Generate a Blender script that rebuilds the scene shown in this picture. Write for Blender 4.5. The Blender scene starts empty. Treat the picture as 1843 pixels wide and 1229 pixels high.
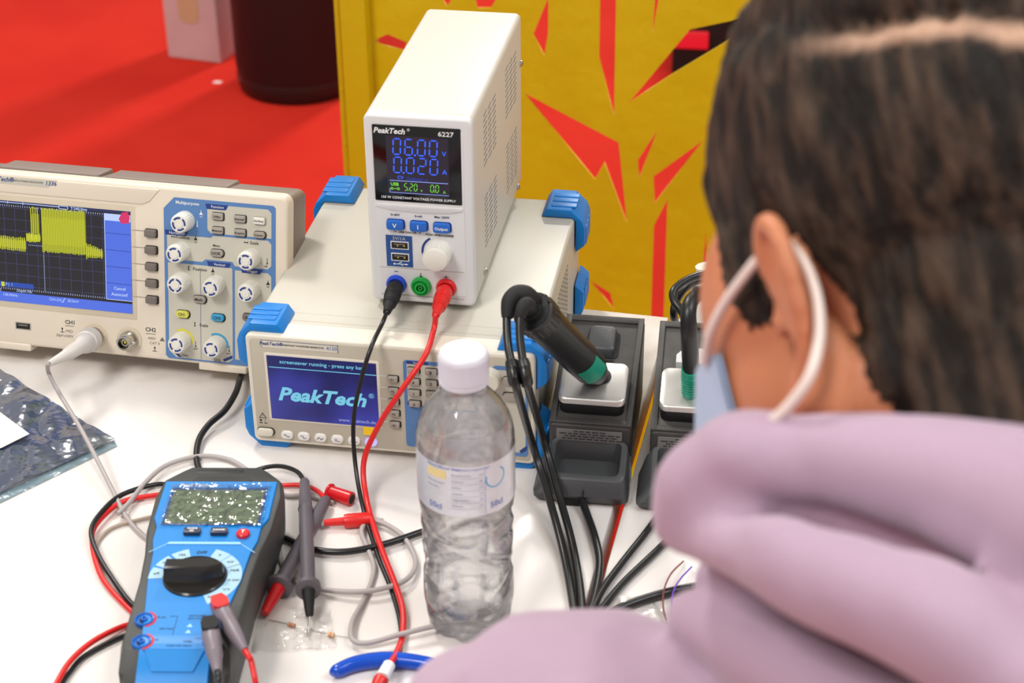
import bpy, bmesh, math, random
from math import sin, cos, pi, radians, sqrt, atan2
from mathutils import Vector, Matrix, noise

# ------------------------------------------------------------------ camera, world, light
SC = bpy.context.scene
COL = SC.collection
T = 0.75                                   # table top height
CAM_P, CAM_R, FPX = radians(30.5549), radians(-0.43793), 3111.4956
CW = Vector((0.0, 0.0, 0.76835 + T))
_fw = Vector((0, cos(CAM_P), -sin(CAM_P))); _rt = Vector((1, 0, 0)); _up = Vector((0, sin(CAM_P), cos(CAM_P)))
CR = _rt*cos(CAM_R) + _up*sin(CAM_R); CU = _up*cos(CAM_R) - _rt*sin(CAM_R); CF = _fw
cam = bpy.data.cameras.new('camera'); camo = bpy.data.objects.new('camera', cam); COL.objects.link(camo)
m = Matrix.Identity(4)
for i in range(3):
    m[i][0] = CR[i]; m[i][1] = CU[i]; m[i][2] = -CF[i]; m[i][3] = CW[i]
camo.matrix_world = m
cam.sensor_width = 36.0; cam.lens = 36.0*FPX/1843.0; cam.clip_start = 0.02; cam.clip_end = 60
cam.dof.use_dof = True; cam.dof.focus_distance = 1.43; cam.dof.aperture_fstop = 9.0; cam.dof.aperture_blades = 7
SC.camera = camo
SC.view_settings.view_transform = 'Standard'; SC.view_settings.look = 'None'
SC.view_settings.gamma = 1.0; SC.view_settings.use_curve_mapping = False
SC.view_settings.exposure = -0.03
SC.cycles.max_bounces = 16; SC.cycles.transmission_bounces = 16; SC.cycles.transparent_max_bounces = 32
wd = bpy.data.worlds.new('world'); SC.world = wd; wd.use_nodes = True
wd.node_tree.nodes['Background'].inputs[0].default_value = (1.0, 0.95, 0.90, 1)
wd.node_tree.nodes['Background'].inputs[1].default_value = 0.50
def area(name, loc, target, size, power, color, sy=None):
    l = bpy.data.lights.new(name, 'AREA'); l.size = size; l.energy = power; l.color = color
    if sy: l.shape = 'RECTANGLE'; l.size_y = sy
    o = bpy.data.objects.new(name, l); COL.objects.link(o); o.location = loc
    o.rotation_euler = (Vector(target) - Vector(loc)).to_track_quat('-Z', 'Y').to_euler(); return o
area('hall_light_back', (-1.5, 3.1, 3.9), (-0.1, 1.2, T), 0.55, 80, (1.0, 0.95, 0.88))
area('hall_light_front', (-1.5, -0.8, 3.8), (0.0, 1.1, T), 1.0, 82, (1.0, 0.96, 0.92))
area('hall_light_right', (2.2, 0.6, 3.6), (0.1, 0.9, T), 0.9, 30, (0.86, 0.93, 1.0))
area('hall_light_far', (1.0, 6.2, 3.7), (-0.6, 3.6, 0), 0.5, 120, (1.0, 0.95, 0.9))

def ray(px, py): return CF + CR*((px-921.5)/FPX) + CU*((614.5-py)/FPX)
def W(px, py, z=0.0):                      # point at height z above the table seen along this direction
    d = ray(px, py); return CW + d*((z + T - CW.z)/d.z)
def WD(px, py, dep): return CW + ray(px, py)*dep
def FL(px, py):
    d = ray(px, py); return CW + d*(-CW.z/d.z)

# ------------------------------------------------------------------ materials
MATS = {}
def lin(c):
    return tuple(((v/255)/12.92 if v/255 <= .04045 else ((v/255+.055)/1.055)**2.4) for v in c)
def mat(name, rgb, rough=.5, metal=0, spec=.5, emit=0, bump=None, vary=None, trans=0, alpha=1, coat=0, ior=None):
    if name in MATS: return MATS[name]
    M = bpy.data.materials.new(name); M.use_nodes = True; nt = M.node_tree; b = nt.nodes['Principled BSDF']
    c = lin(rgb) + (1,)
    b.inputs['Base Color'].default_value = c; b.inputs['Roughness'].default_value = rough
    b.inputs['Metallic'].default_value = metal; b.inputs['Specular IOR Level'].default_value = spec
    b.inputs['Transmission Weight'].default_value = trans; b.inputs['Alpha'].default_value = alpha
    b.inputs['Coat Weight'].default_value = coat
    if ior: b.inputs['IOR'].default_value = ior
    if emit:
        b.inputs['Emission Color'].default_value = c; b.inputs['Emission Strength'].default_value = emit
        b.inputs['Base Color'].default_value = (0.01, 0.01, 0.012, 1)
    if bump or vary:
        tc = nt.nodes.new('ShaderNodeTexCoord'); mp = nt.nodes.new('ShaderNodeMapping'); nt.links.new(tc.outputs['Object'], mp.inputs[0])
        if bump:
            sc_, st, dist = bump[:3]
            if len(bump) > 3: mp.inputs['Scale'].default_value = bump[3]
            n = nt.nodes.new('ShaderNodeTexNoise'); n.inputs['Scale'].default_value = sc_; n.inputs['Detail'].default_value = 4
            bp = nt.nodes.new('ShaderNodeBump'); bp.inputs['Strength'].default_value = st; bp.inputs['Distance'].default_value = dist
            nt.links.new(mp.outputs[0], n.inputs['Vector']); nt.links.new(n.outputs['Fac'], bp.inputs['Height']); nt.links.new(bp.outputs[0], b.inputs['Normal'])
        if vary:
            sc_, rgb2, lo, hi = vary
            n2 = nt.nodes.new('ShaderNodeTexNoise'); n2.inputs['Scale'].default_value = sc_; n2.inputs['Detail'].default_value = 5
            cr = nt.nodes.new('ShaderNodeValToRGB'); cr.color_ramp.elements[0].position = lo; cr.color_ramp.elements[1].position = hi
            cr.color_ramp.elements[0].color = c; cr.color_ramp.elements[1].color = lin(rgb2) + (1,)
            nt.links.new(mp.outputs[0], n2.inputs['Vector']); nt.links.new(n2.outputs['Fac'], cr.inputs[0]); nt.links.new(cr.outputs[0], b.inputs['Base Color'])
    MATS[name] = M; return M

cream = mat('cream_plastic', (222, 210, 192), .42, bump=(900, .08, .0004))
cream_d = mat('cream_plastic_recess', (205, 192, 170), .5)
gen_front = mat('grey_beige_plastic', (190, 182, 164), .45)
gen_case = mat('painted_case', (194, 190, 178), .4, bump=(1400, .1, .0003))
gen_edge = mat('bezel_ivory', (224, 217, 201), .4)
scope_dk = mat('warm_grey_housing', (128, 112, 104), .5, bump=(1200, .15, .0004))
black = mat('black_plastic', (22, 22, 24), .38)
blackm = mat('black_matt', (16, 16, 17), .7)
ink = mat('black_print', (28, 28, 30), .6)
bumperm = mat('blue_bumper_rubber', (0, 122, 204), .38)
plate_blue = mat('plate_blue', (84, 126, 180), .45)
plate_lt = mat('plate_light', (196, 192, 178), .45)
navy = mat('navy_print', (26, 56, 128), .45)
knobw = mat('knob_white', (226, 222, 212), .35)
keyg = mat('key_grey', (160, 152, 142), .45)
keyd = mat('key_dark_grey', (112, 104, 98), .45)
whitep = mat('white_print', (235, 235, 235), .5)
steel = mat('steel', (190, 186, 178), .3, metal=1)
chrome = mat('brushed_nickel', (200, 196, 186), .22, metal=1)
yel = mat('yellow_key', (208, 206, 90), .4)
cyan = mat('cyan_key', (52, 150, 196), .4)
yel2 = mat('yellow_ring', (215, 205, 60), .4)
psuw = mat('white_coated_steel', (206, 202, 193), .38, bump=(1500, .1, .0003))
psuf = mat('white_front_plastic', (216, 216, 216), .35)
bluebtn = mat('blue_button', (28, 98, 190), .35)
red = mat('red_rubber', (214, 30, 28), .35)
redj = mat('red_plastic', (205, 22, 30), .3)
bluej = mat('blue_socket', (24, 66, 190), .3)
greenj = mat('green_socket', (20, 158, 62), .3)
blackc = mat('black_cable', (20, 20, 21), .33)
greyc = mat('grey_cable', (172, 164, 162), .45)
greyd = mat('probe_grey', (96, 90, 96), .45)
esd = mat('esd_black_plastic', (48, 46, 45), .5, bump=(700, .25, .0006), vary=(40, (70, 67, 64), .45, .75))
esd_l = mat('esd_grey_plastic', (64, 66, 68), .42, bump=(700, .2, .0005))
teal = mat('teal_grip', (0, 150, 122), .4)
SCR = {}
def em(name, rgb, s=1.0):
    return mat('lit_'+name, rgb, .35, emit=s)

# ------------------------------------------------------------------ mesh builder (millimetres in, metres out)
def thing(name, label, cat, loc=(0, 0, 0), rz=0.0, group=None, tilt=0.0):
    o = bpy.data.objects.new(name, None); COL.objects.link(o); o.empty_display_size = .02
    o.matrix_world = Matrix.Translation(loc) @ Matrix.Rotation(rz, 4, 'Z') @ Matrix.Rotation(tilt, 4, 'X')
    o['label'] = label; o['category'] = cat
    if group: o['group'] = group
    return o
def tag(o, label=None, cat=None, group=None, kind=None):
    if label: o['label'] = label
    if cat: o['category'] = cat
    if group: o['group'] = group
    if kind: o['kind'] = kind
    return o

class MB:
    def __init__(s, scale=.001):
        s.v = []; s.f = []; s.fm = []; s.mats = []; s.F = Matrix.Identity(4); s.sc = scale
    def mi(s, m):
        if m not in s.mats: s.mats.append(m)
        return s.mats.index(m)
    def add(s, vs, fs, m):
        k = len(s.v); i = s.mi(m)
        s.v += [s.F @ Vector(v) for v in vs]
        for f in fs: s.f.append([a+k for a in f]); s.fm.append(i)
    def bm(s, b, m):
        b.verts.ensure_lookup_table(); b.verts.index_update()
        s.add([v.co.copy() for v in b.verts], [[v.index for v in f.verts] for f in b.faces], m); b.free()
    def box(s, x0, x1, y0, y1, z0, z1, m, bev=0, seg=3, taper=None):
        b = bmesh.new(); bmesh.ops.create_cube(b, size=1)
        for v in b.verts:
            v.co = Vector(((x0+x1)/2+v.co.x*(x1-x0), (y0+y1)/2+v.co.y*(y1-y0), (z0+z1)/2+v.co.z*(z1-z0)))
        if taper: taper(b)
        if bev: bmesh.ops.bevel(b, geom=list(b.edges), offset=bev, segments=seg, affect='EDGES', profile=.5)
        s.bm(b, m)
    def prism(s, poly, y0, y1, m, bev=0, seg=2):      # outline in xz, extruded from y0 to y1
        b = bmesh.new()
        a = [b.verts.new((p[0], y0, p[1])) for p in poly]; c = [b.verts.new((p[0], y1, p[1])) for p in poly]
        n = len(poly); b.faces.new(a); b.faces.new(c[::-1])
        for i in range(n): b.faces.new((a[i], a[(i+1) % n], c[(i+1) % n], c[i]))
        bmesh.ops.recalc_face_normals(b, faces=b.faces[:])
        if bev:
            b.edges.ensure_lookup_table(); y = min(y0, y1)
            e = [e for e in b.edges if all(abs(v.co.y-y) < 1e-6 for v in e.verts)]
            bmesh.ops.bevel(b, geom=e, offset=bev, segments=seg, affect='EDGES', profile=.5)
        s.bm(b, m)
    def rr(s, cx, cz, w, h, r, y0, y1, m, bev=0, seg=5):
        s.prism(rrpts(cx, cz, w, h, r, seg), y0, y1, m, bev)
    def sweep(s, pts, rad, m, n=12, cap=True, smooth=True, sub=6):   # tube through points (same units as the builder)
        P = [Vector(p) for p in pts]
        R = rad if isinstance(rad, (list, tuple)) else [rad]*len(P)
        if smooth and len(P) > 2:
            Q = []; RR = []
            for i in range(len(P)-1):
                p0 = P[max(i-1, 0)]; p1 = P[i]; p2 = P[i+1]; p3 = P[min(i+2, len(P)-1)]
                for k in range(sub):
                    t = k/sub
                    Q.append(.5*((2*p1)+(p2-p0)*t+(2*p0-5*p1+4*p2-p3)*t*t+(3*p1-p0-3*p2+p3)*t**3)); RR.append(R[i]+(R[i+1]-R[i])*t)
            Q.append(P[-1]); RR.append(R[-1]); P, R = Q, RR
        tg = (P[1]-P[0]).normalized(); nn = tg.orthogonal().normalized(); vs = []; fs = []
        for i, p in enumerate(P):
            t = (P[min(i+1, len(P)-1)]-P[max(i-1, 0)])
            t = t.normalized() if t.length > 1e-9 else tg
            q = tg.rotation_difference(t); nn = (q @ nn).normalized(); tg = t; bb = t.cross(nn)
            for k in range(n): vs.append(p+(nn*cos(2*pi*k/n)+bb*sin(2*pi*k/n))*R[i])
        for i in range(len(P)-1):
            for k in range(n):
                k2 = (k+1) % n; fs.append((i*n+k, i*n+k2, (i+1)*n+k2, (i+1)*n+k))
        if cap: fs.append(tuple(range(n-1, -1, -1))); fs.append(tuple((len(P)-1)*n+k for k in range(n)))
        s.add(vs, fs, m)
    def lathe(s, o, ax, prof, m, n=32, cap=True):     # prof: (distance along axis, radius)
        o = Vector(o); ax = Vector(ax).normalized(); u = ax.orthogonal().normalized(); w = ax.cross(u); vs = []; fs = []
        for t, r in prof:
            for k in range(n): vs.append(o+ax*t+(u*cos(2*pi*k/n)+w*sin(2*pi*k/n))*r)
        for i in range(len(prof)-1):
            for k in range(n):
                k2 = (k+1) % n; fs.append((i*n+k, i*n+k2, (i+1)*n+k2, (i+1)*n+k))
        if cap: fs.append(tuple(range(n-1, -1, -1))); fs.append(tuple((len(prof)-1)*n+k for k in range(n)))
        s.add(vs, fs, m)
    def loft(s, secs, m, cap=True):
        n = len(secs[0]); vs = [p for sec in secs for p in sec]; fs = []
        for i in range(len(secs)-1):
            for k in range(n):
                k2 = (k+1) % n; fs.append((i*n+k, i*n+k2, (i+1)*n+k2, (i+1)*n+k))
        if cap: fs.append(tuple(range(n-1, -1, -1))); fs.append(tuple((len(secs)-1)*n+k for k in range(n)))
        s.add(vs, fs, m)
    def arc(s, cx, cz, r0, r1, a0, a1, y, m, d=.3, n=10):
        P = [(cx+r1*cos(radians(a0+(a1-a0)*i/n)), cz+r1*sin(radians(a0+(a1-a0)*i/n))) for i in range(n+1)]
        P += [(cx+r0*cos(radians(a1+(a0-a1)*i/n)), cz+r0*sin(radians(a1+(a0-a1)*i/n))) for i in range(n+1)]
        s.prism(P, y, y+d, m)
    def line(s, x0, z0, x1, z1, w, y, m, d=.15):
        L = sqrt((x1-x0)**2+(z1-z0)**2) or 1; nx = -(z1-z0)/L*w/2; nz = (x1-x0)/L*w/2
        s.prism([(x0+nx, z0+nz), (x1+nx, z1+nz), (x1-nx, z1-nz), (x0-nx, z0-nz)], y, y+d, m)
    def text(s, txt, x, z, size, m, y=-.1, al='CENTER', shear=0, bold=0, sx=1.0, rot=0, d=.0):
        c = bpy.data.curves.new('lettering', 'FONT'); c.body = txt; c.size = size; c.align_x = al; c.align_y = 'CENTER'
        c.shear = shear; c.offset = bold*size; c.resolution_u = 2; c.extrude = .04 if s.sc < .5 else .00002
        o = bpy.data.objects.new('lettering', c); COL.objects.link(o)
        dg = bpy.context.evaluated_depsgraph_get(); me = bpy.data.meshes.new_from_object(o.evaluated_get(dg))
        ca, sa = cos(radians(rot)), sin(radians(rot))
        vs = [(x+(v.co.x*ca-v.co.y*sa)*sx, y-v.co.z, z+v.co.x*sa+v.co.y*ca) for v in me.vertices]
        s.add(vs, [list(p.vertices) for p in me.polygons], m)
        bpy.data.objects.remove(o); bpy.data.curves.remove(c); bpy.data.meshes.remove(me)
    def build(s, name, parent=None, label=None, sharp=35, world=False):
        me = bpy.data.meshes.new(name)
        me.from_pydata([tuple(Vector(v)*s.sc) for v in s.v], [], s.f)
        for m_ in s.mats: me.materials.append(m_)
        me.polygons.foreach_set('material_index', s.fm)
        b = bmesh.new(); b.from_mesh(me); bmesh.ops.recalc_face_normals(b, faces=b.faces[:]); b.to_mesh(me); b.free()
        me.shade_smooth(); me.set_sharp_from_angle(angle=radians(sharp)); me.update()
        o = bpy.data.objects.new(name, me); COL.objects.link(o)
        if parent is not None:
            o.parent = parent
            if world: o.matrix_parent_inverse = parent.matrix_world.inverted()
        if label: o['label'] = label
        return o
def rrpts(cx, cz, w, h, r, seg=5):
    P = []; r = min(r, w/2-.001, h/2-.001)
    for (sx, sz, a) in ((1, 1, 0), (-1, 1, 90), (-1, -1, 180), (1, -1, 270)):
        for i in range(seg+1):
            t = radians(a+90*i/seg); P.append((cx+sx*(w/2-r)+r*cos(t), cz+sz*(h/2-r)+r*sin(t)))
    return P
def one(name, fn, label=None, cat=None, group=None, parent=None, kind=None, scale=1.0, **k):
    b = MB(scale); fn(b); o = b.build(name, parent, **k); tag(o, label, cat, group, kind); return o
def copy_tree(o, parent=None):
    c = o.copy(); COL.objects.link(c)
    if parent is not None: c.parent = parent
    for ch in list(o.children): copy_tree(ch, c)
    return c

# ------------------------------------------------------------------ setting: floor, tables, panel, far objects
carpet = mat('red_carpet', (204, 46, 33), .95, spec=.1, bump=(260, .5, .004), vary=(3, (194, 38, 28), .4, .7))
one('floor', lambda b: b.box(-9, 9, -3, 14, -.05, 0, carpet), kind='structure')
TY = radians(-12.8)
gd = Vector((sin(-TY), cos(TY), 0)); ex = Vector((cos(TY), sin(TY), 0))
g0 = Vector((.0762, 1.043, 0)); b0 = Vector((.0647, 1.3593, 0))
tt = ((b0-g0).cross(ex).z)/(gd.cross(ex).z); TO = g0 + gd*tt
tw = mat('white_laminate', (236, 230, 226), .22, spec=.5, vary=(2.5, (231, 225, 220), .4, .7)); te = mat('white_edging', (214, 214, 212), .4)
tleg = mat('grey_table_leg', (150, 150, 150), .4, metal=.6)
def table(x0, x1, label):
    t = thing('table', label, 'table', (TO.x, TO.y, 0), TY)
    def top(b):
        b.box(x0, x1, -800, 0, 722, 750, tw, 1.2, 2)
        b.box(x0-.2 if x0 > 0 else x0, x1+.2 if x1 < 0 else x1, -798, -2, 724, 748.4, te)
    b = MB(); top(b); b.build('tabletop', t)
    for x in (x0+60, x1-60):
        for y in (-740, -60):
            b = MB(); b.box(x-20, x+20, y-20, y+20, 0, 722, tleg, 2); b.build('leg', t)
table(-1500, -3.8, 'white laminate table under the bench instruments and the multimeter')
table(3.8, 1300, 'white laminate table right of the narrow gap, in front of the person')

# yellow panel with jagged cut-outs
yp = mat('yellow_paint', (216, 192, 0), .5, bump=(9, .5, .012), vary=(5, (206, 182, 0), .35, .75))
ypd = mat('yellow_paint_post', (208, 184, 0), .5, bump=(60, .15, .004))
YP = thing('yellow_panel', 'yellow painted upright panel with jagged cut-out holes behind the table', 'panel', (0, 2.15, 0), radians(-11))
holes = [[(-.1876,-.0563),(-.1648,-.0446),(-.1393,-.0543),(-.1427,-.0659)],[(-.0913,.0139),(-.0826,-.0011),(-.0732,.0149)],
 [(-.0461,.0202),(-.0429,-.0009),(-.0248,.0002),(-.0132,.0185)],[(.0512,.0186),(.0317,-.0321),(.0461,-.0603),(.0511,-.0291)],
 [(.1169,.3),(.1372,.3),(.14,-.1385),(.1186,-.0582)],[(.1892,.0303),(.1869,-.0223),(.1934,.027)],
 [(.1594,-.119),(.2349,-.0131),(.3045,.0068),(.42,.02),(.3055,-.0094),(.2149,-.0749)],[(.02,-.1155),(.1472,-.177),(.1617,-.2958),(.1288,-.207),(.1164,-.2333)],
 [(.1984,-.1555),(.1734,-.2007),(.176,-.2264)],[(.2588,-.1657),(.1953,-.2229),(.1982,-.2622)],[(.2156,-.2555),(.1986,-.2959),(.2002,-.56),(.2186,-.56)],
 [(.1134,-.3903),(.1414,-.4071),(.147,-.4328)],[(.27,-.2985),(.268,-.3605),(.2744,-.3601)]]
holes += [[(.5+x*.9, z+.1) for x, z in h] for h in (holes[7], holes[8], holes[10])] + [[(.02,.1),(.06,.25),(.09,.12)],[(-.12,.12),(-.1,.3),(-.05,.14)],[(.3,.12),(.36,.3),(.33,.1)]]
cv = bpy.data.curves.new('sheet', 'CURVE'); cv.dimensions = '2D'; cv.fill_mode = 'BOTH'; cv.extrude = .0008
for poly in [[(-.19, -T+.04), (1.25, -T+.04), (1.25, .55), (-.19, .55)]] + holes:
    sp = cv.splines.new('POLY'); sp.points.add(len(poly)-1); sp.use_cyclic_u = True
    for p_, q_ in zip(sp.points, poly): p_.co = (q_[0], q_[1], 0, 1)
co = bpy.data.objects.new('sheet', cv); COL.objects.link(co)
me = bpy.data.meshes.new_from_object(co.evaluated_get(bpy.context.evaluated_depsgraph_get()))
bpy.data.objects.remove(co); bpy.data.curves.remove(cv)
for v in me.vertices: v.co = Vector((v.co.x, v.co.z, v.co.y + T))
me.materials.clear(); me.materials.append(yp)
sh = bpy.data.objects.new('sheet', me); COL.objects.link(sh); sh.parent = YP
def post(b):
    b.box(-.2306, -.2235, -.02, .04, 0, T+.55, ypd, .001)
    b.box(-.2215, -.187, -.026, .036, 0, T+.55, ypd, .0015)
    b.box(-.2240, -.2205, -.012, .03, 0, T+.55, ypd)
    for z in (-.2, -.12, .02, .2): b.lathe((-.2265, -.020, T+z), (0, -1, 0), [(0, .0022), (.001, .002), (.0014, .001)], ypd, 12)
one('post', post, parent=YP)
one('foot_rail', lambda b: b.box(-.2306, 1.25, -.012, .04, 0, .04, ypd, .002), parent=YP)

# far objects on the carpet
wpaint = mat('white_paint_worn', (214, 196, 196), .5, vary=(6, (196, 180, 184), .4, .7)); cardb = mat('bare_wood', (196, 168, 130), .6)
a = FL(303, 103); b_ = FL(398, 115); c_ = FL(428, 95)
yaw = atan2(b_.y-a.y, b_.x-a.x); wid = (b_-a).length
pl = thing('display_pedestal', 'white painted square pedestal standing on the red carpet', 'pedestal', a, yaw)
def ped(b):
    b.box(0, wid, 0, wid*.85, 0, 1.1, wpaint, .004)
    b.rr(wid*.48, .13, .055, .075, .02, -.0008, 0, cardb)
one('body', ped, parent=pl)
c0 = FL(525, 190); rad = .143
binm = mat('dark_brown_metal', (38, 16, 18), .5, spec=.3); rubm = mat('bin_rubber', (26, 22, 22), .35)
bn = thing('waste_bin', 'tall dark cylindrical bin on the red carpet beside the yellow panel', 'bin', (c0.x+.005, c0.y+rad-.01, 0))
one('body', lambda b: b.lathe((0, 0, .045), (0, 0, 1), [(0, rad*.985), (.02, rad), (.85, rad), (.86, rad*.97), (.86, rad*.7), (.6, rad*.68)], binm, 64), parent=bn)
one('base_ring', lambda b: b.lathe((0, 0, 0), (0, 0, 1), [(0, rad*.93), (.008, rad*.97), (.03, rad*1.0), (.045, rad*.985)], rubm, 64), parent=bn)
one('paper_scrap', lambda b: b.prism([(-.012, 0), (.006, -.004), (.012, .006), (-.004, .009)], 0, .002, whitep), 'tiny white scrap of paper on the red carpet near the bin', 'scrap')
bpy.data.objects['paper_scrap'].matrix_world = Matrix.Translation(FL(391, 149)+Vector((0, 0, .001))) @ Matrix.Rotation(-pi/2, 4, 'X')
redl = em('red_strip', (235, 20, 40), .9)  # red stripe coloured by emission
kc = FL(1208, 136)
eq = thing('equipment_case', 'black case with a red strip, seen through a hole of the yellow panel', 'case', (kc.x, kc.y, 0), radians(-8))
one('body', lambda b: b.box(0, .5, 0, .35, 0, .42, blackm, .01), parent=eq)
one('red_strip', lambda b: b.box(.004, .082, -.008, 0, .070, .112, redl, .003), parent=eq, label='red strip')
# room for the lamps: ring light whose reflection shows on the bottle
rl = em('ring_lamp', (255, 250, 240), 60)
def ring(b):
    n = 48; secs = []
    for i in range(n+1):
        t = 2*pi*i/n; c = Vector((cos(t), sin(t), 0)); secs.append([c*.28+(c*cos(k*pi/4)+Vector((0, 0, 1))*sin(k*pi/4))*.025 for k in range(8)])
    b.loft(secs, rl, cap=False)
r_ = one('ceiling_ring_lamp', ring, 'round white ring lamp hanging from the hall ceiling', 'lamp'); r_.location = (1.15, .25, 3.3)

# ------------------------------------------------------------------ oscilloscope
OS = thing('oscilloscope', 'cream digital oscilloscope showing a yellow burst waveform, left of the generator', 'oscilloscope',
           (-.1865, 1.2199, T+.0190), radians(-11.96), tilt=radians(-14.0))
OS.scale = (.9747,)*3; bpy.context.view_layer.update()
SW, SH = 301, 152.6
def f(b):
    b.prism(rrpts(-SW/2, SH/2, SW, SH, 8), 0, 15, cream, 3.0, 4)
    b.prism(rrpts(-SW/2-.0, SH/2, SW-2.5, SH-2.5, 8), 15, 17, cream_d)
    # raised brow above the screen
    b.prism([(-SW+6, 136), (-128, 136), (-121, 139), (-116, 145), (-112, 149.8), (-SW+6, 149.8)], -1.2, 2, cream, 1.0)
    b.prism([(-SW+12, 133.5), (-134.5, 133.5), (-134.5, 34), (-SW+12, 34)], -.25, 1, cream_d, .2)
b = MB(); f(b); b.build('front_bezel', OS)
b = MB()
def tp(bm_):
    for v in bm_.verts:
        if v.co.y > 50: v.co.z = 76+(v.co.z-76)*.965; v.co.x = -SW/2+(v.co.x+SW/2)*.985
b.box(-SW+2, -1, 15, 62, 3, SH-2, scope_dk, 7, 4, tp)
b.box(-SW+30, -178, 26, 56, 144, 152.4, scope_dk, 2); b.box(-172, -62, 26, 56, 144, 151.6, scope_dk, 2)
b.build('rear_housing', OS, 'warm grey rear housing')
# lit screen
scr_k = em('black', (16, 12, 22), 1); s_gr = em('grid', (70, 70, 120), 1); s_y = em('yellow', (205, 210, 30), 1); s_yd = em('yellow_dim', (150, 152, 20), 1)
s_b = em('menu_blue', (76, 110, 225), 1); s_b2 = em('menu_line', (32, 56, 160), 1); s_w = em('pale', (190, 210, 255), 1); s_nb = em('navy', (24, 70, 170), 1); s_m = em('magenta', (215, 40, 100), 1); s_top=em('topbar',(30,36,90),1)
b = MB(); x0, x1 = -287, -138.5
b.prism([(x0, 39.3), (x1, 39.3), (x1, 128.7), (x0, 128.7)], -.5, -.3, scr_k)
b.prism([(x0, 126.6), (x1, 126.6), (x1, 128.7), (x0, 128.7)], -.6, -.5, s_top)
for i in range(13): b.line(-284+i*10, 51, -284+i*10, 124.5, .28, -.6, s_gr)
for i in range(8): b.line(x0, 54+i*9.8, -162, 54+i*9.8, .28, -.6, s_gr)
for z in (124.6, 51): 
    for i in range(60): b.line(-286+i*2.07, z-.7, -286+i*2.07, z+.7, .35, -.7, s_w)
b.line(-259, 127.4, -203, 127.4, .6, -.75, s_w)
for x in (-258.5, -250, -203, -195, -236): b.line(x, 126.2, x, 128.5, .5, -.75, s_w)
b.line(-203, 125.9, -195, 125.9, .5, -.75, s_w); b.line(-203, 128.3, -195, 128.3, .5, -.75, s_w)
b.text('T:240.0ms', -192.5, 127.0, 3.6, s_w, -.8, 'LEFT', bold=.01)
random.seed(4)
def wave(xa, xb, hi, lo, step, w=.62, amp=None):
    n = int((xb-xa)/step)
    for i in range(n):
        x = xa+i*step; h_ = hi(x) if callable(hi) else hi; l_ = lo(x) if callable(lo) else lo
        h_ += random.uniform(-.7, .5); l_ += random.uniform(-.5, .7)
        b.line(x, l_, x, h_, w, -.8, s_y); b.line(x+step/2, l_+(h_-l_)*.18, x+step/2, h_-(h_-l_)*.2, w*.9, -.75, s_yd)
wave(-286.5, -233.5, 97.5, 85.5, 1.75, .85); wave(-233.5, -219.6, 102, 94.5, 1.3, .9); wave(-229, -219.5, 125, 97, 2.0, .7)
wave(-219, -179, 125.4, 87, 1.42, .66); wave(-179, -162.4, lambda x: 98-(x+179)*.32, lambda x: 84.5+(x+179)*.1, 1.7, .8)
b.prism([(-219, 88), (-179, 88), (-179, 124.6), (-219, 124.6)], -.66, -.6, em('yellow_deep', (120, 122, 14), 1))
for i in range(24): b.line(-218.4, 52+i*1.5, -218.4, 52.6+i*1.5, .6, -.85, s_w)
for i in range(8): b.line(-232+i*1.7, 91.5, -231.4+i*1.7, 91.5, .6, -.85, s_w)
b.prism([(-162, 50.2), (x1, 50.2), (x1, 125.5), (-162, 125.5)], -.7, -.5, s_b)
b.prism([(-162, 119.5), (x1, 119.5), (x1, 125.5), (-162, 125.5)], -.8, -.7, s_w)
for i in range(1, 5): b.line(-162, 50.2+i*14.6, x1, 50.2+i*14.6, .45, -.8, s_b2)
b.line(-162, 50.2, -162, 125.5, .5, -.85, s_w); b.line(-162, 50.3, x1, 50.3, .5, -.85, s_w)
b.prism([(-149, 121.5), (-146.2, 127.2), (-141, 128.4), (-139, 124), (-140, 118.6), (-146.6, 117.6)], -.9, -.8, s_m)
b.text('Cancel', -149.5, 60.5, 3.9, s_w, -.8, bold=.012); b.text('Autoconf', -150, 55.2, 3.9, s_w, -.8, bold=.012)
b.prism([(x0, 39.3), (x1, 39.3), (x1, 47.8), (x0, 47.8)], -.7, -.5, s_b)
b.prism([(x0, 52.4), (-229, 52.4), (-229, 56.8), (x0, 56.8)], -.7, -.6, s_nb); b.prism([(-259, 52.6), (-256, 52.6), (-256, 56.6), (-259, 56.6)], -.8, -.7, s_y)
b.text('F |  ?', -255, 54.6, 3.4, s_w, -.8, 'LEFT'); b.text('0)', -262, 49.4, 3.4, s_w, -.8, 'LEFT'); b.text('Depth:10k', -245, 49.8, 3.4, s_w, -.8, 'LEFT')
b.text('138.096Hz', -258, 45.2, 3.2, s_w, -.8, 'LEFT'); b.text('CH1:DC-', -215, 45.0, 3.4, s_w, -.8, 'LEFT'); b.text('30.0mV', -198, 45.2, 3.4, s_w, -.8, 'LEFT')
b.line(-203.5, 43.4, -202, 43.4, .4, -.8, s_w); b.line(-202, 43.2, -200.8, 46.8, .5, -.8, s_w); b.line(-200.8, 46.8, -199.4, 46.8, .4, -.8, s_w)
b.build('screen', OS, 'lit screen with yellow burst waveform on a black grid')
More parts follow.
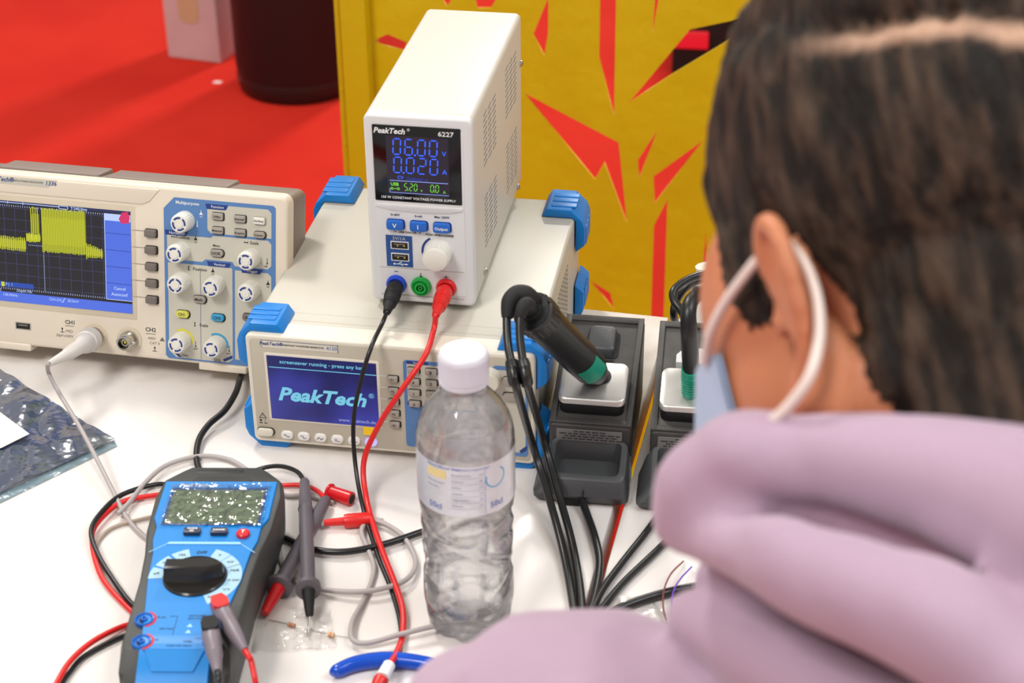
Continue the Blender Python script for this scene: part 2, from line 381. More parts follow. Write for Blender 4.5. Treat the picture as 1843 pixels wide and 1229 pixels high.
# control plate
b = MB(); PT = -.5
b.prism([(-108.7, 134.5), (-99.4, 144.4), (-12.5, 144.4), (-10.5, 142.4), (-10.5, 3), (-106, 3), (-108.7, 5.5)], PT, 1, plate_blue)
L = PT-.25
b.prism([(-70, 137), (-55, 137), (-52, 141), (-17, 141), (-14, 138), (-14, 116.5), (-67, 116.5), (-70, 119.5)], L, PT, plate_lt)
b.prism([(-106, 112.5), (-67, 112.5), (-65, 114.5), (-17, 114.5), (-14, 111.5), (-14, 93), (-17, 90), (-46, 90), (-48, 93.5), (-72, 93.5), (-75, 91), (-106, 91)], L, PT, plate_lt)
b.prism([(-105.5, 88), (-49, 88), (-48.2, 87), (-48.2, 7.5), (-52, 4.5), (-99, 4.5), (-105.5, 10)], L, PT, plate_lt)
b.prism([(-46, 86.5), (-17, 86.5), (-14, 83.5), (-14, 8), (-46, 8)], L, PT, plate_lt)
for x, z, w, t_ in ((-61, 139.4, 19, 'Function'), (-97, 114, 20, 'Horizontal'), (-59.5, 90, 20, 'Vertical'), (-30.7, 87, 18, 'Trigger')):
    b.prism([(x-w/2, z-2), (x+w/2-2, z-2), (x+w/2, z+2), (x-w/2-1, z+2)], L-.15, PT, navy); b.text(t_, x, z, 3.2, whitep, L-.25)
b.prism([(-105, 15.5), (-105, 12), (-97, 5), (-94, 5)], L-.1, PT, navy); b.prism([(-56, 5), (-48.5, 8.5), (-48.5, 11.5), (-57, 7)], L-.1, PT, navy)
b.text('Multipurpose', -87.6, 140.4, 3.9, s_w if 0 else whitep, PT-.1, bold=.01)
b.line(-76.6, 83, -76.6, 5, .3, L-.1, navy)
for t_, x, z, sz in (('Position', -92, 110.6, 3.8), ('Scale', -28.8, 111.4, 3.8), ('Menu', -62.2, 106.2, 2.8), ('Position', -77, 84.2, 3.8), ('Scale', -74, 35.4, 3.8),
                     ('CH1', -91, 6.8, 3.2), ('CH2', -62, 5.6, 3.2), ('mV', -81.5, 13.8, 2.8), ('mV', -51.5, 12.6, 2.8), ('nS', -18.5, 92.5, 2.8)):
    b.text(t_, x, z, sz, ink, L-.1, bold=.012)
for x, z in ((-100.5, 110.6), (-36, 111.4)): b.line(x-2, z, x+2, z, .5, L-.1, ink); b.prism([(x-2, z), (x-.8, z+1), (x-.8, z-1)], L-.1, L, ink); b.prism([(x+2, z), (x+.8, z+1), (x+.8, z-1)], L-.1, L, ink)
for x, z in ((-87, 84.4), (-82, 35.6)): b.line(x, z-2, x, z+2, .5, L-.1, ink); b.prism([(x, z-2), (x-1, z-.8), (x+1, z-.8)], L-.1, L, ink); b.prism([(x, z+2), (x-1, z+.8), (x+1, z+.8)], L-.1, L, ink)
for x, z, mt in ((-80.5, 110.8, ink), (-65.5, 84.4, ink), (-16.8, 78, ink), (-75.5, 133, whitep)):
    b.prism([(x-1.7, z-1.5), (x+1.7, z-1.5), (x, z+1.6)], L-.1, L, mt); b.line(x, z+1, x, z+2.6, .4, L-.1, mt); b.text('0%', x, z-3.2, 2, mt, L-.1)
for x, z, mt in ((-79, 123.5, whitep), (-17.5, 97, ink), (-81.5, 18, ink), (-51.2, 17, ink)):
    b.line(x, z-2.4, x, z+2.6, .5, L-.1, mt); b.prism([(x-.9, z-1.4), (x+.9, z-1.4), (x, z-3.2)], L-.1, L, mt)
b.build('control_plate', OS, 'blue and light grey control plate')
def knob(x, z, r=8.3, h=15, ang=90, ring=None):
    b = MB(); n = 56; prof = []
    secs = []
    for y, rr_ in ((-.5, r+.3), (-h*.5, r), (-h+1.2, r-.3), (-h, r-1.3)):
        secs.append([(x+(rr_-(.35 if (k % 2 and -h+1 > y-.1 or k % 2) else 0))*cos(2*pi*k/n), y, z+(rr_-(.35 if k % 2 else 0))*sin(2*pi*k/n)) for k in range(n)])
    b.loft(secs, knobw)
    b.lathe((x, -h+.0, z), (0, 1, 0), [(-.05, 3.3), (-.6, 3.0), (-.6, 2.4)], keyg if 0 else knobw, 24)
    for k in range(4): b.arc(x, z, 4.4, 5.9, ang+k*90-33, ang+k*90+33, -h-.25, navy, .3)
    if ring: b.arc(x, z, r+.6, r+2.3, -10, 120, -.9, ring, .4, 20)
    b.build('knob', OS)
for x, z, a_, rg in ((-89.5, 125.5, 20, None), (-94, 99, 15, None), (-31.5, 98.7, 0, None), (-93.5, 72.5, 45, None), (-62.5, 72.5, 20, None), (-31.5, 71, 30, None), (-93.5, 20, 20, yel2), (-62.3, 19.2, 15, plate_blue if 0 else cyan)):
    knob(x, z, ang=a_, ring=rg)
def key(par, x, z, w, h, mt, txt=None, r=1.2, dep=3.2, name='button', tm=None, tsz=2.6, label=None, y=-.5, rim=True):
    b = MB()
    if rim: b.rr(x+.3, z-.2, w+1.4, h+1.4, r+.5, y-.5, y, blackm if rim is True else rim)
    b.rr(x, z, w, h, r, y-dep, y, mt, .7, 5)
    if txt: b.text(txt, x, z, tsz, tm or ink, y-dep-.1, bold=.015)
    b.build(name, par, label)
for x, z, t_ in ((-60.5, 131.8, 'Utility'), (-41, 131.3, 'Autoset'), (-60.5, 119.8, 'Measure'), (-41, 119.6, 'Acquire')): key(OS, x, z, 9.5, 5.6, keyg, t_, .8)
key(OS, -24, 131.2, 9.5, 5.6, knobw, 'Run/Stop', .8, tsz=2.2, rim=keyg, label='pale run button')
key(OS, -24, 119.2, 10, 5.2, keyg, 'Cursor', 2.4)
key(OS, -61.5, 100.2, 11.5, 6, keyg, 'HOR', 2.8, tsz=3.6); key(OS, -77.3, 58.5, 11.5, 6, keyg, 'Math', 2.8, tsz=3.6)
key(OS, -92.5, 44, 11.5, 6, yel, 'CH1', 2.8, tsz=3.4, label='yellow channel button'); key(OS, -61, 44, 11.5, 6, cyan, 'CH2', 2.8, tsz=3.4, label='cyan channel button')
key(OS, -33, 47, 11.5, 6, keyd, 'Menu', 2.4)
for i in range(5):
    key(OS, -120.4, 112-i*14.55, 10, 6.2, keyd, None, 1, dep=4, y=0)
b = MB()
for i in range(5): b.line(-138, 113-i*14.55, -126, 113-i*14.55, .35, -.3, keyd)
b.text('PeakTech®', -256, 147.2, 5.4, navy, -1.35, 'CENTER', shear=.25, bold=.02); b.text('DIGITAL STORAGE OSCILLOSCOPE', -230.5, 147, 2.1, ink, -1.35, bold=.01, sx=.85); b.text('1336', -209.5, 147.0, 5.2, navy, -1.35, shear=.2, bold=.01)
b.text('CH1', -196.4, 25.6, 5, ink, -.1, bold=.015); b.text('CH2', -122.4, 26.4, 5, ink, -.1, bold=.015)
b.line(-201, 22.4, -193, 22.4, .4, -.1, ink); b.line(-127, 22.8, -118, 22.8, .4, -.1, ink)
b.text('1MΩ', -198, 17.4, 3.6, keyd, -.1); b.text('20pF≤300V', -202, 13, 3.4, keyd, -.1); b.text('400V', -121.5, 18.8, 3.4, keyd, -.1); b.text('CAT II', -119, 14.6, 3.4, keyd, -.1)
b.prism([(-114.5, 17.3), (-109.5, 17.3), (-112, 21)], -.1, 0, keyd)
for x, z in ((-204, 18.2), (-119, 9.6)):
    b.line(x, z-2.2, x, z+2.4, .5, -.1, ink); b.line(x-2, z-2, x+2, z-2, .5, -.1, ink); b.lathe((x, -.1, z+1), (0, 1, 0), [(0, .8), (.1, .8)], ink, 10)
b.build('bezel_printing', OS)
b = MB(); b.prism([(-271, 143.2), (-212, 143.2), (-203, 150), (-271, 150)], -1.3, -1.1, plate_lt, .05); b.build('name_plate', OS)
b = MB(); b.rr(-240.5, 18, 14.5, 6.6, .6, -.3, 0, steel); b.rr(-240.5, 18, 12.6, 4.9, .3, -.5, -.3, blackm); b.box(-245, -236, -.8, -.4, 18.2, 19.6, keyd); b.build('usb_port', OS)
def bnc(par, x, z):
    b = MB(); b.lathe((x, 0, z), (0, -1, 0), [(0, 11.2), (.8, 11.2), (1.2, 9.4), (1.2, 8.8)], cream_d, 40)
    b.lathe((x, -.5, z), (0, -1, 0), [(0, 8.3), (3, 8.3), (3, 6.6), (12.5, 6.6), (13.3, 6.1), (13.3, 5), (2, 4.9), (2, 3.3), (10, 3.2), (10, 2.2), (3, 2.1)], chrome, 40)
    b.lathe((x, -4, z), (0, -1, 0), [(0, 1.2), (6, 1.2), (6.6, .6)], yel2, 12)
    for s_ in (-1, 1): b.lathe((x+s_*6, -9, z), (s_, 0, 0), [(0, 1.3), (2.6, 1.3)], chrome, 12)
    b.build('bnc_socket', par)
bnc(OS, -141.8, 16); bnc(OS, -173.5, 16)
for x_ in (-262, -50):
    b = MB(); b.sweep([(x_, 30, 4), (x_, 30, -12.2)], [4, 4], blackm, smooth=False); b.build('tilt_leg', OS)
for x0_, x1_ in ((-285, -234), (-79, -36)):
    b = MB(); b.box(x0_, x1_, -1, 45, -4.6, 2, cream, 1.4); b.build('foot', OS)

# ------------------------------------------------------------------ waveform generator
GW, GH, GD = 224.3, 98, 267
GN = thing('waveform_generator', 'cream waveform generator with blue corner bumpers and a lit blue screen', 'signal generator',
           (-.20409, 1.13861, T+.007), radians(-9.489))
b = MB(); b.prism(rrpts(GW/2, GH/2, GW, GH, 5), 0, 20, gen_edge, 2.2, 4)
b.prism(rrpts(GW/2, GH/2, GW-6.5, GH-6.5, 3.5), -.3, 1, gen_front, .2)
b.prism(rrpts(59.3, 52.2, 90.5, 61.5, 2), -.9, 0, gen_edge, .5)
b.build('front_bezel', GN)
b = MB(); b.box(1, GW-1, 18, GD, 0, GH-.5, gen_case, 3, 4)
b.box(1.5, GW-1.5, 26, 27, GH-.6, GH-.35, gen_front); b.box(1.5, GW-1.5, 38, 38.5, GH-.6, GH-.4, gen_front)
for i in range(9):
    for j in range(12): b.box(GW-1.2, GW-.85, 130+i*7, 134+i*7, 28+j*4.2, 29.2+j*4.2, blackm)
b.build('case', GN)
def bumper(px_, pz_, y0, y1):          # px_,pz_ = -1/+1 corner signs
    o, t_, La, Lb = 8.2, 7.6, 33, 30
    cx = 0 if px_ < 0 else GW; cz = 0 if pz_ < 0 else GH
    sx, sz = px_, pz_
    P = [(-Lb, 0), (-Lb+5, t_), (-4, t_), (t_*.75, t_*.1-3), (o, -9), (o, -La+7), (0, -La), (0, -3), (-3, 0)]
    P = [(cx+sx*p[0], cz+sz*p[1]) for p in P]
    b = MB(); bm_ = bmesh.new()
    a = [bm_.verts.new((p[0], y0, p[1])) for p in P]; c = [bm_.verts.new((p[0], y1, p[1])) for p in P]; n = len(P)
    bm_.faces.new(a); bm_.faces.new(c[::-1])
    for i in range(n): bm_.faces.new((a[i], a[(i+1) % n], c[(i+1) % n], c[i]))
    bmesh.ops.recalc_face_normals(bm_, faces=bm_.faces[:])
    bmesh.ops.bevel(bm_, geom=[e for e in bm_.edges], offset=1.6, segments=2, affect='EDGES', profile=.6)
    b.bm(bm_, bumperm)
    for k in range(3):
        y = y0+6+k*(y1-y0-12)/3
        b.box(min(cx, cx-sx*22), max(cx, cx-sx*22) if sx > 0 else max(cx, cx-sx*22), y, y+(y1-y0-12)/3-1.5, cz+sz*t_-.8, cz+sz*t_+.8, bumperm, .6) if (sz > 0) else None
        b.box(min(cx+sx*o-.8, cx+sx*o+.8), max(cx+sx*o-.8, cx+sx*o+.8), y, y+(y1-y0-12)/3-1.5, min(cz-sz*27, cz-sz*10), max(cz-sz*27, cz-sz*10), bumperm, .6)
    b.build('corner_bumper', GN, 'blue rubber corner bumper')
for sx in (-1, 1):
    for sz in (-1, 1):
        bumper(sx, sz, 4, 38); bumper(sx, sz, GD-36, GD+5)
g1 = em('gen_navy', (20, 24, 92), 1); g2 = em('gen_blue', (44, 48, 150), 1); g3 = em('gen_cyan', (120, 200, 225), 1); g4 = em('gen_pale', (160, 170, 220), 1)
def gradscreen(m):
    nt = m.node_tree; bs = nt.nodes['Principled BSDF']; tc = nt.nodes.new('ShaderNodeTexCoord'); sx_ = nt.nodes.new('ShaderNodeTexNoise'); cr = nt.nodes.new('ShaderNodeValToRGB')
    sx_.inputs['Scale'].default_value = 22; sx_.inputs['Detail'].default_value = 1
    cr.color_ramp.elements[0].color = lin((18, 20, 88))+(1,); cr.color_ramp.elements[1].color = lin((50, 56, 160))+(1,); cr.color_ramp.elements[0].position = .35; cr.color_ramp.elements[1].position = .7
    nt.links.new(tc.outputs['Object'], sx_.inputs['Vector']); nt.links.new(sx_.outputs['Fac'], cr.inputs[0]); nt.links.new(cr.outputs[0], bs.inputs['Emission Color'])
gscr = em('gen_gradient', (30, 36, 120), 1); gradscreen(gscr)
b = MB(); b.prism([(16.3, 23.5), (102.3, 23.5), (102.3, 81), (16.3, 81)], -1.2, -.8, gscr)
b.prism([(16.3, 71.5), (102.3, 71.5), (102.3, 81), (16.3, 81)], -1.3, -1.2, g1)
b.line(17.5, 70.8, 102.3, 70.8, .6, -1.4, g3)
b.text('screensaver running - press any key', 59.5, 76.2, 4.5, g3, -1.4, bold=.012, sx=1.02)
b.text('PeakTech', 57.5, 46.5, 16.5, g3, -1.4, shear=.3, bold=.032, sx=1.08); b.text('®', 97.5, 51.5, 6, g3, -1.4)
b.text('www.peaktech.de', 85, 27.5, 4.1, g4, -1.4)
b.build('screen', GN, 'lit dark blue screen with pale lettering')
b = MB(); b.rr(42.8, 90.8, 61, 6.2, .8, -.5, 0, gen_edge)
b.line(13, 94.2, 13, 87.5, .4, -.6, navy); b.line(73, 94.2, 73, 87.5, .4, -.6, navy); b.line(13, 93.8, 73, 93.8, .3, -.6, navy)
b.text('PeakTech®', 20.5, 91, 3.9, navy, -.6, shear=.25, bold=.02); b.text('ARBITRARY WAVEFORM GENERATOR', 46, 90.8, 1.9, ink, -.6, bold=.02); b.text('4120', 68.2, 90.8, 4.2, plate_blue, -.6, bold=.01)
b.prism([(5.6, 22.3), (11.8, 22.3), (8.7, 27.6)], -.45, -.3, ink); b.prism([(6.6, 22.9), (10.8, 22.9), (8.7, 26.5)], -.5, -.3, gen_front); b.text('!', 8.7, 24.2, 3, ink, -.6)
b.lathe((6.8, -.4, 20.3), (0, 1, 0), [(0, 1), (.1, 1)], ink, 12); b.line(10.4, 19.6, 10.4, 21.4, .4, -.4, ink); b.line(5.6, 17.9, 8, 17.9, .9, -.4, ink); b.line(9.4, 17.9, 12, 17.9, .7, -.4, ink)
for i in range(5): b.line(102.3, 70.3-i*10.35, 109.5, 70.3-i*10.35, .4, -.4, whitep)
b.build('panel_printing', GN)
b = MB(); b.prism(rrpts(205.5, 47.5, 27, 80, 3), -.7, 0, plate_blue); b.prism([(194.5, 84), (217, 84), (217, 15), (212, 11), (194.5, 11)], -.9, -.7, plate_lt); b.prism([(212, 12.5), (218, 18), (218, 14), (214, 10.5)], -1, -.7, navy); b.build('output_plate', GN, 'blue plate at the right end')
b = MB(); b.prism(rrpts(152, 47, 57.5, 78.5, 3), -.7, 0, plate_blue)
b.prism([(126, 83), (178, 83), (178, 46), (131, 46), (126, 50)], -.9, -.7, plate_lt)
b.prism([(125.5, 47), (128.5, 44), (131, 44), (126, 49.5)], -1, -.7, navy)
b.rr(134.5, 84.6, 17, 2.4, 1, -1, -.7, navy); b.text('Number', 134.5, 84.6, 1.9, whitep, -1.1)
b.build('keypad_plate', GN, 'blue keypad plate')
for i in range(5): key(GN, 115, 69-i*10.35, 7.6, 4.6, keyg, 'F%d' % (i+1), .8, y=-.3, tsz=2.6)
for i, row in enumerate(('789', '456', '123', '0.±')):
    for j, ch in enumerate(row): key(GN, 131.5+j*13.6, 78.4-i*9.9, 8.6, 4.6, keyg, ch, .8, y=-.9, tsz=3.4)
key(GN, 206, 76, 12, 6, keyg, None, 2.5, y=-.9); key(GN, 206, 62, 12, 6, keyg, None, 2.5, y=-.9)
key(GN, 10, 10.4, 13, 6.2, gen_edge, None, 3.0, y=-.3, label='oval power button')
wavek = mat('white_lit_key', (236, 234, 230), .4, emit=0); litv = em('violet_key', (205, 190, 255), 1.0)
for i in range(6):
    x = 27.5+i*13.5; b = MB(); mt = litv if i == 5 else wavek
    b.rr(x, 9, 9.6, 7, 3.4, -2.6, -.3, mt, .8)
    s_ = -2.75
    if i == 0: b.arc(x-1.1, 9, .8, 1.3, 0, 180, s_, ink, .1); b.arc(x+1.1, 9, .8, 1.3, 180, 360, s_, ink, .1)
    if i == 1: b.line(x-2.4, 10, x, 10, .4, s_, ink); b.line(x, 10, x, 8, .4, s_, ink); b.line(x, 8, x+2.4, 8, .4, s_, ink)
    if i == 2: b.line(x-2.6, 8.2, x-1, 10, .5, s_, ink); b.line(x-1, 10, x+1, 8, .5, s_, ink); b.line(x+1, 8, x+2.6, 9.8, .5, s_, ink)
    if i == 3: b.line(x-1.4, 7.8, x-1.4, 10.2, .4, s_, ink); b.line(x-.2, 7.8, x-.2, 10.2, .4, s_, ink); b.line(x-.2, 7.9, x+2.6, 7.9, .4, s_, ink)
    if i == 4: b.line(x-2.8, 8.8, x+2.8, 8.8, .4, s_, ink); b.line(x, 8, x, 10, .4, s_, ink)
    b.build('wave_button', GN, 'glowing violet wave button' if i == 5 else None)
b = MB(); b.prism([(89.5, 15.5), (98, 15.5), (98, 22.8), (89.5, 22.8)], -1.5, -1.2, mat('yellow_sticker', (252, 206, 20), .5)); b.build('yellow_sticker', GN, 'small yellow sticker')
b = MB(); b.lathe((190.5, -.3, 77), (0, -1, 0), [(0, 8.5), (9, 8), (10, 7)], gen_edge, 40); b.build('knob', GN)

# ------------------------------------------------------------------ power supply
PW, PD, PH = 81.9, 232.3, 156.6
PS = thing('bench_power_supply', 'tall white bench power supply reading 06.00 V, standing on the waveform generator', 'power supply',
           (-.10901, 1.18329, T+.007+.098+.004), radians(-9.518))
b = MB(); b.box(0, PW, 6, PD, 0, PH, psuw, 5, 5)
for gy, gz in ((47, 98), (148, 95), (47, 28), (150, 26)):
    for i in range(3):
        for j in range(10):
            y = gy+i*20; z = gz+j*4.6-(1.8*i)
            b.box(PW-.3, PW+.12, y, y+14, z, z+.75, blackm); b.box(PW-.3, PW+.3, y, y+14, z-.55, z-.05, psuw)
b.build('case', PS)
b = MB(); b.prism(rrpts(PW/2, PH/2, PW, PH, 5), 0, 7, psuf, 2.4, 5)
b.prism(rrpts(PW/2, PH/2-1, PW-13.5, PH-18, 2), -.4, .5, psuf, .3)
b.prism([(6.5, 84.5), (73.8, 84.5), (73.8, 82), (62, 79.5), (PW/2, 78.6), (18, 79.5), (6.5, 82)], -1.1, 0, psuf, .5)
b.line(7.5, 30, 73.4, 30, .4, -.5, keyg); b.line(7.5, 6.2, 73.4, 6.2, .4, -.5, keyg)
def seg7(b, ch, x, z, w, h, mt, y, t_=None, sl=.06):
    t_ = t_ or w*.17
    on = {'0': 'abcdef', '6': 'acdefg', '2': 'abdeg', '5': 'acdfg', '1': 'bc', '4': 'bcfg'}[ch]
    S = {'a': (0, h, w, h), 'd': (0, 0, w, 0), 'g': (0, h/2, w, h/2), 'f': (0, h/2, 0, h), 'e': (0, 0, 0, h/2), 'b': (w, h/2, w, h), 'c': (w, 0, w, h/2)}
    for k in on:
        xa, za, xb, zb = S[k]; g = t_*.62
        if xa == xb: za += g; zb -= g
        else: xa += g; xb -= g
        xa += za*sl; xb += zb*sl
        L_ = sqrt((xb-xa)**2+(zb-za)**2); ux, uz = (xb-xa)/L_, (zb-za)/L_; nx, nz = -uz*t_/2, ux*t_/2; e_ = t_*.45
        P = [(xa-ux*e_*.0, za-uz*e_*.0), (xa+ux*e_+nx, za+uz*e_+nz), (xb-ux*e_+nx, zb-uz*e_+nz), (xb, zb), (xb-ux*e_-nx, zb-uz*e_-nz), (xa+ux*e_-nx, za+uz*e_-nz)]
        b.prism([(x+p[0], z+p[1]) for p in P], y, y+.1, mt)
b.build('front_panel', PS)
gloss = mat('gloss_black_window', (8, 7, 9), .12, spec=.6)
b = MB(); b.rr(40.1, 118.2, 66.8, 62, 1, -.8, -.3, gloss, .2)
b.text('PeakTech', 8.6+11, 144.6, 6.1, whitep, -.9, shear=.25, bold=.028, sx=1.0); b.text('®', 34.4, 146.2, 3, whitep, -.9); b.text('6227', 62.4, 144.3, 5.2, whitep, -.9, bold=.015, sx=1.15)
b.text('150 W CONSTANT VOLTAGE POWER SUPPLY', 40, 90.4, 2.75, whitep, -.9, bold=.012, sx=1.02)
b.build('display_window', PS, 'glossy black display window')
db = em('digit_blue', (48, 98, 255), 1.25); dg_ = em('digit_green', (120, 225, 60), 1.1); dw = em('rule_white', (150, 170, 255), 1); dk = em('lcd_back', (22, 14, 34), 1); dbd = em('digit_dim', (36, 66, 190), 1)
b = MB(); b.prism([(16.8, 94), (64, 94), (64, 141), (16.8, 141)], -1.0, -.8, dk)
for i, ch in enumerate('0600'): seg7(b, ch, 22+i*9.0+(.0 if i < 2 else .6), 126.3, 5.6, 12.6, db, -1.2)
for i, ch in enumerate('0020'): seg7(b, ch, 22+i*9.0+(.6 if i > 0 else 0), 111.4, 5.6, 12.6, db, -1.2)
b.lathe((38.7, -1.15, 126.3), (0, 1, 0), [(0, .8), (.1, .8)], db, 10); b.lathe((29.5, -1.15, 111.4), (0, 1, 0), [(0, .8), (.1, .8)], db, 10)
b.text('V', 60.8, 128.6, 5.4, db, -1.2, bold=.01); b.text('A', 60.8, 113.8, 5.4, db, -1.2, bold=.01)
b.text('CV', 27, 107.4, 3.8, db, -1.2, bold=.01); b.text('Outputo--o', 31.4, 107, 3.5, dbd, -1.2, 'LEFT')
b.line(18.6, 104.7, 63.2, 104.7, .45, -1.2, dw); b.line(18.4, 94.8, 63.6, 94.8, .35, -1.2, dw); b.line(18.4, 94.8, 18.4, 98, .35, -1.2, dw)
b.text('USB', 22.3, 101.6, 3.6, dg_, -1.2, bold=.02)
for x in (20, 25): b.arc(x, 98, .6, 1.1, 0, 359, -1.2, dg_, .1)
b.line(21.4, 98, 23.6, 98, .4, -1.2, dg_)
for i, ch in enumerate('520'): seg7(b, ch, 29.6+i*3.5+(.5 if i else 0), 97, 2.1, 5.8, dg_, -1.2, .55)
for i, ch in enumerate('00'): seg7(b, ch, 49.6+i*3.8, 97, 2.3, 5.8, dg_, -1.2, .55)
b.text('v', 42.8, 97.7, 3.4, dg_, -1.2); b.text('A', 60.2, 97.4, 3.2, dg_, -1.2)
for x in (32.5, 52.7): b.lathe((x, -1.15, 97.1), (0, 1, 0), [(0, .35), (.1, .35)], dg_, 8)
b.build('display', PS, 'lit display with blue and green digits')
b = MB(); E_ = -.55
b.text('0~60V', 21.4, 75.6, 2.6, ink, E_, bold=.02); b.text('0~6A', 39.5, 75.6, 2.6, ink, E_, bold=.02); b.text('Max 150W', 57.6, 76, 2.6, ink, E_, bold=.02)
b.text('USB ON/OFF', 30.6, 61.2, 2.5, ink, E_, bold=.02); b.text('PUSH FINE/COARSE', 55.5, 60.6, 2.5, ink, E_, bold=.02)
for x, d_ in ((20.2, 1), (40.6, -1)): b.line(x, 61.4, x, 63, .5, E_, ink); b.line(x, 61.4, x+d_*1.6, 61.4, .5, E_, ink)
b.prism([(13.2, 31.3), (33.8, 31.3), (33.8, 58.2), (13.2, 58.2)], -.7, -.4, navy if 0 else mat('usb_blue', (32, 76, 142), .4)); b.text('5V/1A', 23.6, 55.6, 4, plate_lt, -.75)
b.line(19.5, 33.6, 28, 33.6, .5, -.75, whitep); b.line(22, 33.6, 24, 35.2, .4, -.75, whitep); b.line(24, 33.6, 26, 32.2, .4, -.75, whitep); b.prism([(28, 32.8), (28, 34.4), (30, 33.6)], -.8, -.7, whitep)
b.lathe((19.2, -.75, 33.6), (0, 1, 0), [(0, .8), (.1, .8)], whitep, 10); b.lathe((24.6, -.75, 35.2), (0, 1, 0), [(0, .5), (.1, .5)], whitep, 10)
b.arc(54.2, 46.5, 11.6, 13.4, 120, 235, E_, navy, .1, 20)
b.line(18.6, 26.8, 21.8, 26.8, .5, E_, ink); b.line(57.6, 24.8, 61.4, 24.8, .5, E_, ink); b.line(59.5, 22.9, 59.5, 26.7, .5, E_, ink)
b.line(39.6, 23.5, 39.6, 27, .5, E_, ink); b.prism([(38.2, 24.4), (41, 24.4), (39.6, 22.4)], E_, -.4, ink)
b.build('front_printing', PS)
for x, t_, tz in ((21.4, 'V', 5), (39.5, 'I', 5), (57.5, 'Output', 3.4)):
    key(PS, x, 68, 13, 7.6, bluebtn, t_, 2, dep=4, tm=whitep, tsz=tz, y=-.4, rim=navy, label='blue %s button' % ('output' if t_ == 'Output' else 'voltage' if t_ == 'V' else 'current'))
for z in (50, 39.8):
    b = MB(); b.rr(24, z, 14.2, 6.8, .5, -1.1, -.6, psuf); b.rr(24, z, 12.6, 5, .3, -1.3, -1.05, blackm); b.box(19.5, 28.5, -1.6, -1.2, z+.6, z+1.6, keyd)
    for x in (22, 27): b.box(x, x+1, -1.7, -1.3, z-.6, z+.2, yel2)
    b.build('usb_port', PS)
b = MB(); b.lathe((54.2, -.4, 46.5), (0, -1, 0), [(0, 10.8), (2, 10.6), (13, 9.8), (14.6, 9.3), (15.2, 8.2), (15.2, 0.1)], knobw, 48)
for k in range(36): b.box(54.2+10.15*cos(k*pi/18)-.25, 54.2+10.15*cos(k*pi/18)+.25, -13, -1, 46.5+10.15*sin(k*pi/18)-.25, 46.5+10.15*sin(k*pi/18)+.25, knobw)
b.build('knob', PS)
for x, mt, nm in ((20.1, bluej, 'blue'), (39.7, greenj, 'green'), (59.5, redj, 'red')):
    b = MB(); b.lathe((x, -.4, 15.7), (0, -1, 0), [(0, 8), (2, 8), (3.2, 7.3), (3.6, 6.2), (2.4, 5.2), (2.4, 4.6), (5, 4.5), (5, 3.2), (1.2, 3.1)], mt, 40)
    b.lathe((x, -.8, 15.7), (0, -1, 0), [(0, 3.0), (.3, 3.0)], blackm, 20)
    if nm == 'green': b.lathe((x, -.9, 15.7), (0, -1, 0), [(0, 1.7), (4, 1.7), (4, 1.0), (1, 1.0)], greenj, 20)
    b.build('banana_socket', PS, nm + ' banana socket')
for y, z in ((40.9, 10), (204.7, 7), (236-12, 114)):
    b = MB(); b.lathe((PW-.5, y, z), (1, 0, 0), [(0, 3.6), (.9, 3.6), (.9, 2.6), (2.4, 2.4), (3.0, 1.4)], chrome, 20); b.box(PW+1.6, PW+2.7, y-1.6, y+1.6, z-.25, z+.25, keyd); b.build('screw', PS)
for x in (10, PW-10):
    for y in (22, PD-22):
        b = MB(); b.lathe((x, y, -4), (0, 0, 1), [(0, 6), (.6, 6.6), (4.3, 7)], blackm, 24); b.build('rubber_foot', PS)

# ------------------------------------------------------------------ thin film materials
def film(name, rgb, opac, rough=.08, bumpsc=60, bst=.6, tint=(1, 1, 1), bdist=.003, gl=.25):
    M = bpy.data.materials.new(name); M.use_nodes = True; nt = M.node_tree; b = nt.nodes['Principled BSDF']; out = nt.nodes['Material Output']
    b.inputs['Base Color'].default_value = lin(rgb)+(1,); b.inputs['Roughness'].default_value = rough
    tr = nt.nodes.new('ShaderNodeBsdfTransparent'); tr.inputs[0].default_value = tint+(1,)
    gs = nt.nodes.new('ShaderNodeBsdfGlossy'); gs.inputs['Roughness'].default_value = rough
    fr = nt.nodes.new('ShaderNodeFresnel'); fr.inputs[0].default_value = 1.5
    mx = nt.nodes.new('ShaderNodeMixShader'); mx2 = nt.nodes.new('ShaderNodeMixShader'); mx.inputs[0].default_value = opac
    nt.links.new(tr.outputs[0], mx.inputs[1]); nt.links.new(b.outputs[0], mx.inputs[2])
    mm = nt.nodes.new('ShaderNodeMath'); mm.operation = 'MULTIPLY_ADD'; mm.inputs[1].default_value = 1; mm.inputs[2].default_value = gl*.1
    nt.links.new(fr.outputs[0], mm.inputs[0]); nt.links.new(mm.outputs[0], mx2.inputs[0]); nt.links.new(mx.outputs[0], mx2.inputs[1]); nt.links.new(gs.outputs[0], mx2.inputs[2])
    nt.links.new(mx2.outputs[0], out.inputs[0])
    if bst:
        tc = nt.nodes.new('ShaderNodeTexCoord'); n = nt.nodes.new('ShaderNodeTexNoise'); n.inputs['Scale'].default_value = bumpsc; n.inputs['Detail'].default_value = 3
        bp = nt.nodes.new('ShaderNodeBump'); bp.inputs['Strength'].default_value = bst; bp.inputs['Distance'].default_value = bdist
        nt.links.new(tc.outputs['Object'], n.inputs[0]); nt.links.new(n.outputs['Fac'], bp.inputs['Height'])
        for q_ in (b, gs, fr): nt.links.new(bp.outputs[0], q_.inputs['Normal'])
    return M
clear_film = film('clear_film', (255, 255, 255), .06, .05, 160, .45, gl=.1)
pet = film('hazed_pet', (255, 255, 255), .12, .02, 40, .15)  # white haze mixed into the plastic to brighten the bottle in place of light
